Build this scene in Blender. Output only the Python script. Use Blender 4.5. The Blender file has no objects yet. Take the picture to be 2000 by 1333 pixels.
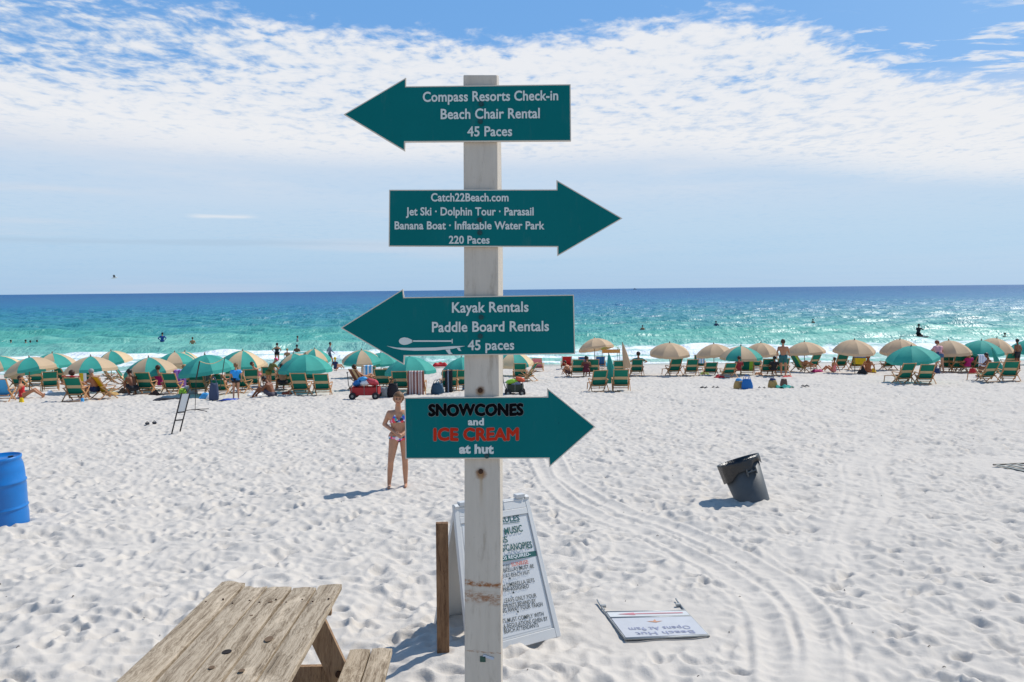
import bpy, bmesh, math, random
import numpy as np
from mathutils import Vector, Matrix, Euler
random.seed(7); rng = np.random.default_rng(11)
C = bpy.context.scene.collection
SC = bpy.context.scene
PI = math.pi; R = math.radians

# ------------------------------------------------------------------ camera
CAMZ = 5.35; F = 1570.0; ROLL = 0.0100; PX, PY = 1000.0, 566.0
cd = bpy.data.cameras.new('camera'); cam = bpy.data.objects.new('camera', cd); C.objects.link(cam)
cd.sensor_width = 36; cd.lens = F / 2000 * 36; cd.shift_y = -(666.5 - PY) / 2000
cd.clip_start = 0.1; cd.clip_end = 60000
cam.matrix_world = Matrix.Translation((0, 0, CAMZ)) @ Matrix.Rotation(PI / 2, 4, 'X') @ Matrix.Rotation(-ROLL, 4, 'Z')
SC.camera = cam

# ------------------------------------------------------------------ sun, exposure
SUN_EL, SUN_AZ = 50.0, 54.0          # azimuth measured from the view axis (+Y) towards the right (+X)
sd = bpy.data.lights.new('sun', 'SUN'); sun = bpy.data.objects.new('sun', sd); C.objects.link(sun)
sd.energy = 4.3; sd.angle = R(0.53); sd.color = (1.0, 0.965, 0.90)
_s = Vector((math.sin(R(SUN_AZ)) * math.cos(R(SUN_EL)), math.cos(R(SUN_AZ)) * math.cos(R(SUN_EL)), math.sin(R(SUN_EL))))
sun.rotation_euler = _s.to_track_quat('Z', 'Y').to_euler()
SC.view_settings.view_transform = 'Standard'; SC.view_settings.look = 'None'
SC.view_settings.exposure = 0.0; SC.view_settings.gamma = 1.0; SC.view_settings.use_curve_mapping = False
SC.cycles.max_bounces = 6; SC.cycles.diffuse_bounces = 3; SC.cycles.glossy_bounces = 3
SC.cycles.sample_clamp_indirect = 4.0; SC.cycles.caustics_reflective = False; SC.cycles.caustics_refractive = False
try:
    SC.cycles.use_denoising = True; SC.cycles.denoiser = 'OPENIMAGEDENOISE'
except Exception: pass

# ------------------------------------------------------------------ node helper
class NT:
    def __init__(s, tree): s.t = tree; s.n = tree.nodes; s.l = tree.links
    def new(s, typ, **kw):
        n = s.n.new(typ)
        for k, v in kw.items(): setattr(n, k, v)
        return n
    def put(s, sock, v):
        if isinstance(v, bpy.types.NodeSocket): s.l.new(v, sock)
        elif v is not None:
            if sock.type == 'RGBA' and len(v) == 3: v = (*v, 1)
            sock.default_value = v
    def m(s, op, a, b=None, c=None, clamp=False):
        n = s.new('ShaderNodeMath', operation=op, use_clamp=clamp)
        s.put(n.inputs[0], a)
        if b is not None: s.put(n.inputs[1], b)
        if c is not None: s.put(n.inputs[2], c)
        return n.outputs[0]
    def mr(s, v, a, b, c=0.0, d=1.0, smooth=True):
        n = s.new('ShaderNodeMapRange', interpolation_type='SMOOTHSTEP' if smooth else 'LINEAR')
        for i, x in enumerate((v, a, b, c, d)): s.put(n.inputs[i], x)
        return n.outputs[0]
    def mix(s, f, a, b, mode='MIX'):
        n = s.new('ShaderNodeMix', data_type='RGBA', blend_type=mode)
        s.put(n.inputs[0], f); s.put(n.inputs[6], a); s.put(n.inputs[7], b)
        return n.outputs[2]
    def noise(s, vec, scale, detail=4, rough=0.5, dist=0.0, out=0):
        n = s.new('ShaderNodeTexNoise'); s.put(n.inputs['Vector'], vec)
        s.put(n.inputs['Scale'], scale); n.inputs['Detail'].default_value = detail
        n.inputs['Roughness'].default_value = rough; n.inputs['Distortion'].default_value = dist
        return n.outputs[out]
    def mapping(s, vec, loc=(0, 0, 0), rot=(0, 0, 0), sc=(1, 1, 1)):
        n = s.new('ShaderNodeMapping'); s.put(n.inputs[0], vec)
        n.inputs[1].default_value = loc; n.inputs[2].default_value = rot; n.inputs[3].default_value = sc
        return n.outputs[0]
    def ramp(s, v, stops, interp='LINEAR'):
        n = s.new('ShaderNodeValToRGB'); s.put(n.inputs[0], v); cr = n.color_ramp; cr.interpolation = interp
        while len(cr.elements) < len(stops): cr.elements.new(0.5)
        for e, (p, c) in zip(cr.elements, stops):
            e.position = p; e.color = (c, c, c, 1) if isinstance(c, float) else (*c, 1)
        return n.outputs[0]
    def xyz(s, v):
        n = s.new('ShaderNodeSeparateXYZ'); s.put(n.inputs[0], v); return n.outputs
    def comb(s, x, y, z):
        n = s.new('ShaderNodeCombineXYZ')
        for i, v in enumerate((x, y, z)): s.put(n.inputs[i], v)
        return n.outputs[0]

# ------------------------------------------------------------------ sky
W = bpy.data.worlds.new('World'); SC.world = W; W.use_nodes = True
W.node_tree.nodes.clear(); n = NT(W.node_tree)
sky = n.new('ShaderNodeTexSky', sky_type='NISHITA', sun_disc=False)
sky.sun_elevation = R(SUN_EL); sky.sun_rotation = R(SUN_AZ); sky.altitude = 5; sky.air_density = 1.0; sky.dust_density = 0.6; sky.ozone_density = 1.5
d = n.new('ShaderNodeTexCoord').outputs['Generated']
x, y, z = n.xyz(d)
hyp = n.m('SQRT', n.m('ADD', n.m('MULTIPLY', x, x), n.m('MULTIPLY', y, y)))
t = n.m('DIVIDE', z, n.m('MAXIMUM', hyp, 0.02))
az = n.m('ARCTAN2', x, y)
zz = n.m('ADD', n.m('MAXIMUM', z, 0.0), 0.03)
pl = n.comb(n.m('DIVIDE', x, zz), n.m('DIVIDE', y, zz), 0.0)
plr = n.mapping(pl, rot=(0, 0, R(4)))
big = n.noise(plr, 0.55, 4, 0.55)
warp = n.noise(plr, 2.2, 3, 0.5, out=1)
wv = n.new('ShaderNodeVectorMath', operation='MULTIPLY_ADD')
n.put(wv.inputs[0], warp); wv.inputs[1].default_value = (0.14, 0.16, 0.0); n.put(wv.inputs[2], plr)
puff = n.noise(n.mapping(wv.outputs[0], sc=(1.0, 0.80, 1)), 8.5, 6, 0.58)
fine = n.noise(n.mapping(wv.outputs[0], sc=(1.0, 0.75, 1)), 21.0, 4, 0.55)
tex = n.m('ADD', n.m('MULTIPLY', puff, 0.68), n.m('MULTIPLY', fine, 0.32))
# upper rim of the cloud field against azimuth
azn = n.m('MULTIPLY_ADD', az, 1 / 1.4, 0.5)
def q(a): return max(0.0, min(1.0, a / 1.4 + 0.5))
top = n.ramp(azn, [(q(-.6), .318), (q(-.37), .326), (q(-.19), .317), (q(0.0), .305), (q(.12), .318), (q(.24), .333), (q(.36), .305), (q(.405), .272), (q(.46), .235), (q(.60), .205)])
edge = n.m('ADD', n.m('SUBTRACT', top, t), n.m('MULTIPLY', n.m('SUBTRACT', tex, 0.5), 0.12))
cov = n.mr(edge, -0.012, 0.022)
# thin streaky part top left: lower cover there
gapL = n.m('MULTIPLY', n.mr(az, -0.22, -0.45), n.mr(t, 0.215, 0.26))
cover = n.m('SUBTRACT', n.m('ADD', 0.655, n.m('MULTIPLY', n.m('SUBTRACT', big, 0.5), 0.65)), n.m('MULTIPLY', gapL, 0.17))
thr = n.m('SUBTRACT', 0.72, n.m('MULTIPLY', cover, 0.62))
dens = n.m('MULTIPLY', n.mr(n.m('SUBTRACT', tex, thr), -0.09, 0.15), cov)
# wisps in the blue upper right
st = n.noise(n.mapping(plr, rot=(0, 0, R(-20)), sc=(0.8, 1.9, 1)), 3.1, 7, 0.62, 0.4)
wis = n.m('MULTIPLY', n.mr(st, 0.53, 0.63), n.m('MULTIPLY', n.mr(az, 0.30, 0.42), n.mr(t, 0.33, 0.27)))
dens = n.m('MAXIMUM', dens, n.m('MULTIPLY', wis, 0.85))
# lower boundary of the puffs: a smooth veil below
low = n.ramp(azn, [(q(-.6), .165), (q(-.25), .150), (q(0.0), .150), (q(.2), .155), (q(.45), .115), (q(.6), .095)])
belowpuff = n.mr(n.m('SUBTRACT', t, n.m('ADD', low, n.m('MULTIPLY', n.m('SUBTRACT', tex, 0.5), 0.05))), -0.012, 0.035)
dens_p = n.m('MULTIPLY', dens, n.m('MAXIMUM', belowpuff, 0.12))
veil = n.m('MULTIPLY', n.mr(t, 0.25, 0.17), n.mr(t, -0.01, 0.10, 0.50, 0.90))
K = 10.0
blue_t = n.mix(0.7, sky.outputs[0], (0.15 * K, 0.42 * K, 0.88 * K))
blue_t = n.mix(n.mr(az, 0.1, 0.7, 0.0, 0.25), blue_t, (0.42 * K, 0.66 * K, 0.95 * K))
blue_t = n.mix(n.mr(t, 0.40, 1.8), blue_t, n.mix(1.0, blue_t, (0.40, 0.44, 0.52), 'MULTIPLY'))
hz = n.noise(n.mapping(n.comb(az, n.m('MULTIPLY', t, 14.0), 0.0), loc=(3, 1, 0)), 1.6, 4, 0.5)
veilc = n.mix(n.mr(t, 0.02, 0.13), (0.48 * K, 0.68 * K, 0.83 * K), (0.54 * K, 0.69 * K, 0.85 * K))
veilc = n.mix(n.m('MULTIPLY', n.mr(hz, 0.50, 0.66), n.mr(az, 0.15, -0.25, 0.15, 0.7)), veilc, (0.70 * K, 0.74 * K, 0.80 * K))
veilc = n.mix(n.mr(t, 0.12, 0.19), veilc, (0.74 * K, 0.78 * K, 0.85 * K))
lf = n.noise(n.comb(n.m('MULTIPLY', az, 2.2), n.m('MULTIPLY', t, 16.0), 4.0), 1.0, 5, 0.55)
veilc = n.mix(n.m('MULTIPLY', n.mr(lf, 0.45, 0.65), n.mr(t, 0.09, 0.16, 0.0, 0.75)), veilc, (0.78 * K, 0.80 * K, 0.84 * K))
base = n.mix(n.m('MULTIPLY', veil, 0.97), blue_t, veilc)
shade = n.mr(n.m('SUBTRACT', tex, thr), -0.02, 0.24)
cloudc = n.mix(shade, (0.60 * K, 0.70 * K, 0.84 * K), (0.86 * K, 0.87 * K, 0.895 * K))
col = n.mix(n.m('MULTIPLY', dens_p, 0.95), base, cloudc)
# a thin bright streak low on the left, two faint grey-blue bars
sn = n.noise(n.comb(n.m('MULTIPLY', az, 9.0), n.m('MULTIPLY', t, 120.0), 0.0), 1.0, 4, 0.6)
bar = n.m('MULTIPLY', n.mr(n.m('ABSOLUTE', n.m('SUBTRACT', t, n.m('MULTIPLY_ADD', sn, 0.012, 0.052))), 0.006, 0.0), n.mr(az, -0.05, -0.30))
col = n.mix(n.m('MULTIPLY', bar, 0.55), col, (0.43 * K, 0.58 * K, 0.74 * K))
st2 = n.m('MULTIPLY', n.mr(n.m('ABSOLUTE', n.m('SUBTRACT', t, n.m('MULTIPLY_ADD', sn, 0.006, 0.086))), 0.0035, 0.0), n.mr(n.m('ABSOLUTE', n.m('ADD', az, 0.345)), 0.045, 0.02))
col = n.mix(n.m('MULTIPLY', st2, 0.7), col, (0.80 * K, 0.83 * K, 0.87 * K))
bg = n.new('ShaderNodeBackground'); n.put(bg.inputs[0], col); bg.inputs[1].default_value = 0.1
n.l.new(bg.outputs[0], n.new('ShaderNodeOutputWorld').inputs[0])

# ------------------------------------------------------------------ pixel (of the 2000 x 1333 photograph) to place
cr_, sr_ = math.cos(ROLL), math.sin(ROLL)
def un(px, py):
    dx, dy = px - PX, py - PY
    return (dx * cr_ - dy * sr_) / F, (dx * sr_ + dy * cr_) / F
def P(px, py, Y):
    a, b = un(px, py); return Vector((a * Y, Y, CAMZ - b * Y))
SL, Z0 = 0.05, 2.90
def gz(X, Y): return Z0 - SL * Y            # overall fall of the beach
def G(px, py, up=0.0):
    a, b = un(px, py); Y = (CAMZ - Z0 - up) / (b - SL)
    return Vector((a * Y, Y, Z0 - SL * Y + up))

# ------------------------------------------------------------------ mesh helpers
class MB:
    def __init__(s): s.v = []; s.f = []; s.mi = []
    def add(s, vs, fs, mi=0):
        o = len(s.v); s.v += [tuple(v) for v in vs]
        for f in fs: s.f.append([i + o for i in f]); s.mi.append(mi)
    def box(s, c, d, rot=None, mi=0):
        M = (rot if rot is not None else Matrix.Identity(3)); c = Vector(c)
        vs = [c + M @ Vector((sx * d[0] / 2, sy * d[1] / 2, sz * d[2] / 2)) for sx in (-1, 1) for sy in (-1, 1) for sz in (-1, 1)]
        s.add(vs, [(0, 1, 3, 2), (4, 6, 7, 5), (0, 4, 5, 1), (2, 3, 7, 6), (0, 2, 6, 4), (1, 5, 7, 3)], mi)
    def beam(s, a, b, w, h, up=(0, 0, 1), mi=0):
        a, b = Vector(a), Vector(b); d = (b - a); L = d.length; d.normalize()
        u = Vector(up)
        if abs(d.dot(u)) > 0.99: u = Vector((0, 1, 0))
        sx = d.cross(u).normalized(); uy = sx.cross(d)
        M = Matrix((sx, d, uy)).transposed(); s.box((a + b) / 2, (w, L, h), M, mi)
    def tube(s, pts, r, k=8, mi=0, cap=True):
        pts = [Vector(p) for p in pts]; rs = r if isinstance(r, (list, tuple)) else [r] * len(pts)
        rings = []; prev = None
        for i, p in enumerate(pts):
            d = (pts[min(i + 1, len(pts) - 1)] - pts[max(i - 1, 0)]).normalized()
            a = Vector((0, 0, 1)) if abs(d.z) < 0.9 else Vector((1, 0, 0))
            if prev is not None: a = prev
            x_ = (a - d * a.dot(d)).normalized(); prev = x_; y_ = d.cross(x_)
            rings.append([p + (x_ * math.cos(2 * PI * j / k) + y_ * math.sin(2 * PI * j / k)) * rs[i] for j in range(k)])
        vs = [v for rg in rings for v in rg]
        fs = [(i * k + j, i * k + (j + 1) % k, (i + 1) * k + (j + 1) % k, (i + 1) * k + j) for i in range(len(pts) - 1) for j in range(k)]
        if cap: fs += [tuple(range(k))[::-1], tuple((len(pts) - 1) * k + j for j in range(k))]
        s.add(vs, fs, mi)
    def lathe(s, prof, k=24, c=(0, 0, 0), mi=0, fn=None, closed=True):
        c = Vector(c); vs = []
        for i, (r, z_) in enumerate(prof):
            for j in range(k):
                a = 2 * PI * j / k; rr = r * (fn(a, i) if fn else 1.0)
                vs.append(c + Vector((rr * math.cos(a), rr * math.sin(a), z_)))
        fs = [(i * k + j, i * k + (j + 1) % k, (i + 1) * k + (j + 1) % k, (i + 1) * k + j) for i in range(len(prof) - 1) for j in range(k)]
        if closed: fs += [tuple(range(k))[::-1], tuple((len(prof) - 1) * k + j for j in range(k))]
        s.add(vs, fs, mi)
    def prism(s, poly, dvec, mi=0):
        dv = Vector(dvec); k = len(poly); a = [Vector(p) for p in poly]
        s.add(a + [p + dv for p in a], [tuple(range(k)), tuple(range(2 * k - 1, k - 1, -1))] + [(i, i + k, (i + 1) % k + k, (i + 1) % k) for i in range(k)], mi)
    def sheet(s, fn, nu, nv, mi=0, mif=None):
        vs = [fn(i / nu, j / nv) for i in range(nu + 1) for j in range(nv + 1)]
        o = len(s.v); s.v += [tuple(v) for v in vs]
        for i in range(nu):
            for j in range(nv):
                a = o + i * (nv + 1) + j
                s.f.append([a, a + 1, a + nv + 2, a + nv + 1]); s.mi.append(mif((i + .5) / nu, (j + .5) / nv) if mif else mi)
    def mesh(s, name, mats, smooth=False, fix=True):
        me = bpy.data.meshes.new(name); me.from_pydata(s.v, [], s.f)
        for m_ in (mats if isinstance(mats, (list, tuple)) else [mats]): me.materials.append(m_)
        me.polygons.foreach_set('material_index', s.mi)
        if fix:
            bm = bmesh.new(); bm.from_mesh(me); bmesh.ops.recalc_face_normals(bm, faces=bm.faces); bm.to_mesh(me); bm.free()
        me.polygons.foreach_set('use_smooth', [smooth] * len(me.polygons)); me.update()
        return me
    def build(s, name, mats, parent=None, smooth=False, fix=True, bevel=0.0, solid=0.0, auto=None):
        o = bpy.data.objects.new(name, s.mesh(name, mats, smooth, fix)); C.objects.link(o)
        if parent is not None: o.parent = parent
        if solid: md = o.modifiers.new('thickness', 'SOLIDIFY'); md.thickness = solid; md.offset = 0
        if bevel: md = o.modifiers.new('soft_edges', 'BEVEL'); md.width = bevel; md.segments = 2; md.limit_method = 'ANGLE'
        return o
def tag(o, label=None, cat=None, group=None, kind=None):
    if label: o['label'] = label
    if cat: o['category'] = cat
    if group: o['group'] = group
    if kind: o['kind'] = kind
    return o
def empty(name, loc=(0, 0, 0), rz=0.0, label=None, cat=None, group=None):
    o = bpy.data.objects.new(name, None); C.objects.link(o); o.empty_display_size = 0.2
    o.location = loc; o.rotation_euler = (0, 0, rz); return tag(o, label, cat, group)
KIDS = {}
def kids(o): return [c for c in bpy.data.objects if c.parent == o]
def copy_tree(o, parent=None, cache={}):
    c = o.copy(); C.objects.link(c); c.parent = parent
    if o.name not in cache: cache[o.name] = [k for k in C.objects if k.parent == o]
    for ch in cache[o.name]: copy_tree(ch, c)
    return c

# ------------------------------------------------------------------ materials
MATS = {}
def mat(name, col, rough=0.6, spec=0.4, metal=0.0, var=0.12, vscale=6.0, bump=0.0, bscale=60.0, trans=0.0):
    if name in MATS: return MATS[name]
    m_ = bpy.data.materials.new(name); m_.use_nodes = True; k = NT(m_.node_tree)
    b = k.n['Principled BSDF']; co = k.new('ShaderNodeTexCoord').outputs['Object']
    nz = k.noise(co, vscale, 4, 0.6)
    c = k.mix(nz, tuple(v * (1 - var) for v in col), tuple(min(1, v * (1 + var)) for v in col))
    k.put(b.inputs['Base Color'], c); b.inputs['Roughness'].default_value = rough
    b.inputs['Metallic'].default_value = metal; b.inputs['Specular IOR Level'].default_value = spec
    if bump:
        bp = k.new('ShaderNodeBump'); bp.inputs['Strength'].default_value = bump; bp.inputs['Distance'].default_value = 0.01
        k.put(bp.inputs['Height'], k.noise(co, bscale, 4, 0.6)); k.l.new(bp.outputs[0], b.inputs['Normal'])
    if trans:
        tr = k.new('ShaderNodeBsdfTranslucent'); k.put(tr.inputs[0], c)
        mx = k.new('ShaderNodeMixShader'); mx.inputs[0].default_value = trans
        k.l.new(b.outputs[0], mx.inputs[1]); k.l.new(tr.outputs[0], mx.inputs[2])
        k.l.new(mx.outputs[0], k.n['Material Output'].inputs[0])
    MATS[name] = m_; return m_
def wood(name, dark, light, along='Y', scale=1.0, rough=0.8, bump=0.5, knots=True):
    m_ = bpy.data.materials.new(name); m_.use_nodes = True; k = NT(m_.node_tree); b = k.n['Principled BSDF']
    co = k.new('ShaderNodeTexCoord').outputs['Object']
    info = k.new('ShaderNodeObjectInfo').outputs['Random']
    off = k.comb(k.m('MULTIPLY', info, 17.0), k.m('MULTIPLY', info, 31.0), k.m('MULTIPLY', info, 5.0))
    va = k.new('ShaderNodeVectorMath', operation='ADD'); k.put(va.inputs[0], co); k.put(va.inputs[1], off)
    s_ = {'Y': (15, 0.9, 15), 'Z': (15, 15, 0.9), 'X': (0.9, 15, 15)}[along]
    mp = k.mapping(va.outputs[0], sc=tuple(q_ * scale for q_ in s_))
    wob = k.noise(va.outputs[0], 3.0, 3, 0.5, out=1)
    wv_ = k.new('ShaderNodeVectorMath', operation='MULTIPLY_ADD'); k.put(wv_.inputs[0], wob); wv_.inputs[1].default_value = (0.9, 0.9, 0.9); k.put(wv_.inputs[2], mp)
    g = k.noise(wv_.outputs[0], 2.2, 8, 0.72)
    g2 = k.noise(k.mapping(wv_.outputs[0], sc=(4, 4, 4)), 3.0, 4, 0.7)
    lines = k.m('ADD', k.m('MULTIPLY', g, 0.62), k.m('MULTIPLY', g2, 0.38))
    f = k.mr(lines, 0.40, 0.58)
    c = k.mix(f, dark, light)
    c = k.mix(k.m('MULTIPLY', k.mr(lines, 0.43, 0.38), 0.8), c, tuple(v * 0.35 for v in dark))
    if knots:
        vo = k.new('ShaderNodeTexVoronoi'); k.put(vo.inputs['Vector'], k.mapping(va.outputs[0], sc=tuple(q_ * 0.36 * scale for q_ in s_))); vo.inputs['Scale'].default_value = 1.3
        kn = k.mr(vo.outputs['Distance'], 0.11, 0.03); c = k.mix(k.m('MULTIPLY', kn, 0.8), c, tuple(v * 0.35 for v in dark))
    big_ = k.noise(k.mapping(va.outputs[0], sc=(2.4, .8, 1)), 2.6, 6, 0.7); c = k.mix(k.m('MULTIPLY', k.mr(big_, 0.55, 0.66), 0.6 if name == 'weathered_plank' else 0.15), c, tuple(min(1, v * 1.42) for v in light))
    k.put(b.inputs['Base Color'], c); b.inputs['Roughness'].default_value = rough; b.inputs['Specular IOR Level'].default_value = 0.25
    bp = k.new('ShaderNodeBump'); bp.inputs['Strength'].default_value = bump; bp.inputs['Distance'].default_value = 0.006
    k.put(bp.inputs['Height'], lines); k.l.new(bp.outputs[0], b.inputs['Normal'])
    MATS[name] = m_; return m_
M = mat
GREEN = M('green_canvas', (0.055, 0.41, 0.335), 0.75, trans=0.30, var=0.15, vscale=3)
TAN = M('tan_canvas', (0.68, 0.49, 0.31), 0.8, trans=0.30, var=0.08, vscale=3)
CREAM = M('cream_canvas', (0.82, 0.60, 0.36), 0.8, trans=0.30, var=0.08, vscale=3)
ORANGE = M('orange_canvas', (0.75, 0.42, 0.14), 0.8, trans=0.3)
CHGREEN = M('chair_green', (0.004, 0.20, 0.135), 0.8, trans=0.12, var=0.15)
CHCREAM = M('chair_cream', (0.66, 0.48, 0.27), 0.8, trans=0.12)
CHWOOD = M('chair_wood', (0.50, 0.26, 0.115), 0.6, var=0.25, vscale=12)
POLE = M('pole_wood', (0.22, 0.15, 0.09), 0.6, var=0.2)
DARKM = M('dark_metal', (0.035, 0.03, 0.03), 0.5, metal=0.3)
GREYM = M('grey_metal', (0.22, 0.23, 0.21), 0.5, metal=0.4, var=0.3, vscale=20)
WHITEP = M('white_plastic', (0.74, 0.73, 0.70), 0.45, var=0.05)
BLACK = M('black_fabric', (0.012, 0.012, 0.016), 0.7)
BLUE = M('blue_fabric', (0.01, 0.14, 0.42), 0.6)
LBLUE = M('light_blue_fabric', (0.06, 0.34, 0.66), 0.6)
NAVY = M('navy_fabric', (0.012, 0.03, 0.10), 0.7)
RED = M('red_fabric', (0.50, 0.015, 0.02), 0.6)
YEL = M('yellow_fabric', (0.80, 0.55, 0.01), 0.6, trans=0.15)
PURP = M('purple_fabric', (0.30, 0.07, 0.42), 0.8)
MAG = M('magenta_fabric', (0.38, 0.01, 0.13), 0.8)
WHITE = M('white_fabric', (0.78, 0.78, 0.78), 0.8)
LIME = M('lime_fabric', (0.35, 0.62, 0.06), 0.8)
OLIVE = M('olive_fabric', (0.20, 0.17, 0.04), 0.8)
PINK = M('pink_fabric', (0.70, 0.22, 0.26), 0.8)
STRAW = M('straw', (0.45, 0.28, 0.10), 0.8, bump=0.4, bscale=40)
SK1 = M('skin_tan', (0.46, 0.20, 0.10), 0.5, var=0.08); SK2 = M('skin_fair', (0.48, 0.235, 0.135), 0.5, var=0.28, vscale=7)
SK3 = M('skin_deep', (0.20, 0.07, 0.03), 0.5, var=0.08)
HBR = M('hair_brown', (0.05, 0.022, 0.01), 0.6); HBL = M('hair_blonde', (0.36, 0.20, 0.08), 0.6, var=0.3, vscale=40); HBK = M('hair_black', (0.01, 0.008, 0.008), 0.5)

# ------------------------------------------------------------------ beach sand (one sheet, fan of rings round the camera foot)
NT_ = 1024; TS = 24.0
def fft_noise(lo, hi, seed):
    r_ = np.random.default_rng(seed); a = np.fft.fft2(r_.standard_normal((NT_, NT_)))
    fx = np.fft.fftfreq(NT_, TS / NT_); k_ = np.hypot(*np.meshgrid(fx, fx)); k_[0, 0] = 1
    a *= ((k_ > 1 / hi) & (k_ < 1 / lo)) * k_ ** -1.2; b_ = np.real(np.fft.ifft2(a)); return b_ / b_.std()
def sand_tile():
    h = np.zeros((NT_, NT_)); c = TS / NT_; W_ = 17
    gy, gx = np.mgrid[-W_:W_ + 1, -W_:W_ + 1] * c
    for _ in range(5600):
        cx, cy = rng.integers(0, NT_, 2); th = rng.normal(0.5, 0.7); a = rng.uniform(.09, .16); b_ = rng.uniform(.045, .08); dp = rng.uniform(.015, .056)
        u = gx * math.cos(th) + gy * math.sin(th); v = -gx * math.sin(th) + gy * math.cos(th)
        v = v + 0.15 * u * u / a
        qq = np.sqrt((u / a) ** 2 + (v / b_) ** 2)
        s_ = np.clip((1.25 - qq) / 0.85, 0, 1); s_ = s_ * s_ * (3 - 2 * s_)
        rim = np.exp(-((qq - 1.35) / 0.33) ** 2) * 0.30
        st_ = dp * (-s_ * (1 + 0.35 * u / a) + rim)
        iy = (np.arange(cy - W_, cy + W_ + 1)) % NT_; ix = (np.arange(cx - W_, cx + W_ + 1)) % NT_
        blk = h[np.ix_(iy, ix)]; wgt = 1 - 0.75 * s_
        h[np.ix_(iy, ix)] = blk * wgt + st_
    rg = fft_noise(0.20, 0.7, 8); h += 0.013 * (0.8 - np.minimum(np.abs(rg), 1.6)) ; h += 0.006 * fft_noise(0.10, 0.5, 1) + 0.015 * fft_noise(0.5, 2.5, 2) + 0.02 * fft_noise(2.5, 9, 3)
    return h
TILE = sand_tile()
def samp(X, Y):
    u = (X / TS * NT_) % NT_; v = (Y / TS * NT_) % NT_
    i = np.floor(u).astype(int) % NT_; j = np.floor(v).astype(int) % NT_; fu = u - np.floor(u); fv = v - np.floor(v)
    i1 = (i + 1) % NT_; j1 = (j + 1) % NT_
    return (TILE[j, i] * (1 - fu) + TILE[j, i1] * fu) * (1 - fv) + (TILE[j1, i] * (1 - fu) + TILE[j1, i1] * fu) * fv
def track_pts(pp): return np.array([[*G(a, b).xy] for a, b in pp])
TRK = [[(1052, 905), (1075, 945), (1110, 978), (1180, 1012), (1260, 1040), (1330, 1075), (1400, 1112), (1465, 1160), (1500, 1215), (1515, 1275), (1520, 1345)],
       [(1085, 895), (1100, 930), (1150, 965), (1230, 1000), (1320, 1030), (1400, 1065), (1480, 1105), (1545, 1150), (1590, 1205), (1610, 1260), (1615, 1345)],
       [(1725, 872), (1662, 892), (1644, 912), (1650, 940), (1652, 965), (1644, 995), (1628, 1040), (1600, 1110)], [(1800, 872), (1722, 892), (1702, 912), (1712, 940), (1718, 970), (1706, 1005), (1680, 1050)],
       [(1052, 905), (1035, 870), (1030, 840)], [(1085, 895), (1068, 860), (1062, 830)]]
FLATS = [(*G(1275, 1215).xy, .62, .85), (*G(1990, 912).xy, .9, .7)]
MOUNDS = [(*G(866, 1296).xy, .30, .05), (*G(945, 1400).xy, .5, .05), (*G(1480, 983).xy, .5, .05), (*G(1040, 1252).xy, .45, -.045), (*G(10, 1035).xy, .6, .05)]
def sand_h(X, Y):
    X = np.asarray(X, float); Y = np.asarray(Y, float); z = Z0 - SL * Y
    z = z - (0.05 + 0.12 * np.clip(-X / 20, 0, 1.5)) * np.clip((Y - 46) / 8, 0, 1)
    a, b_ = math.cos(0.7), math.sin(0.7)
    micro = 0.8 * samp(X + 3.3, Y + 1.7) + 0.5 * samp((X * a - Y * b_) * 1.18 + 5, (X * b_ + Y * a) * 1.18 + 9)
    wet = np.clip((56.0 - Y) / 4.0, 0, 1); micro = micro * (0.1 + 0.9 * wet)
    for ti_, path in enumerate(TRK):
        p = track_pts(path); best = np.full(X.shape, 9.0); arc = np.zeros(X.shape); acc = 0
        for k_ in range(len(p) - 1):
            d_ = p[k_ + 1] - p[k_]; L = np.hypot(*d_); d_ = d_ / L; rx = X - p[k_, 0]; ry = Y - p[k_, 1]
            tt = np.clip(rx * d_[0] + ry * d_[1], 0, L); dd = np.hypot(rx - tt * d_[0], ry - tt * d_[1])
            arc = np.where(dd < best, acc + tt, arc); best = np.minimum(best, dd); acc += L
        w_ = np.clip((0.27 - best) / 0.12, 0, 1); w_ = w_ * w_ * (3 - 2 * w_)
        prof = -0.022 * np.exp(-(best / 0.07) ** 2) + 0.016 * np.exp(-((best - 0.135) / 0.035) ** 2) - .012 * np.exp(-((best - 0.20) / 0.03) ** 2) + 0.003 * np.sin(arc * 2 * PI / 0.14) * np.exp(-(best / 0.1) ** 2)
        if ti_ in (2, 3): prof = 0.022 * np.exp(-((best - 0.06) / 0.07) ** 2); w_ = w_ * 0.8
        micro = micro * (1 - 0.62 * w_) + prof * (0.5 + 0.5 * w_) * (0.75 + 0.25 * np.sin(arc * 2.3))
    for mx, my, mr_, mh in FLATS: micro = micro * (1 - mh * np.clip(1.6 - np.hypot(X - mx, Y - my) / mr_, 0, 1))
    for mx, my, mr_, mh in MOUNDS: z = z + mh * np.exp(-((X - mx) ** 2 + (Y - my) ** 2) / mr_ ** 2)
    return z + micro
def hz_at(x_, y_): return float(sand_h(np.array([x_]), np.array([y_]))[0])
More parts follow.
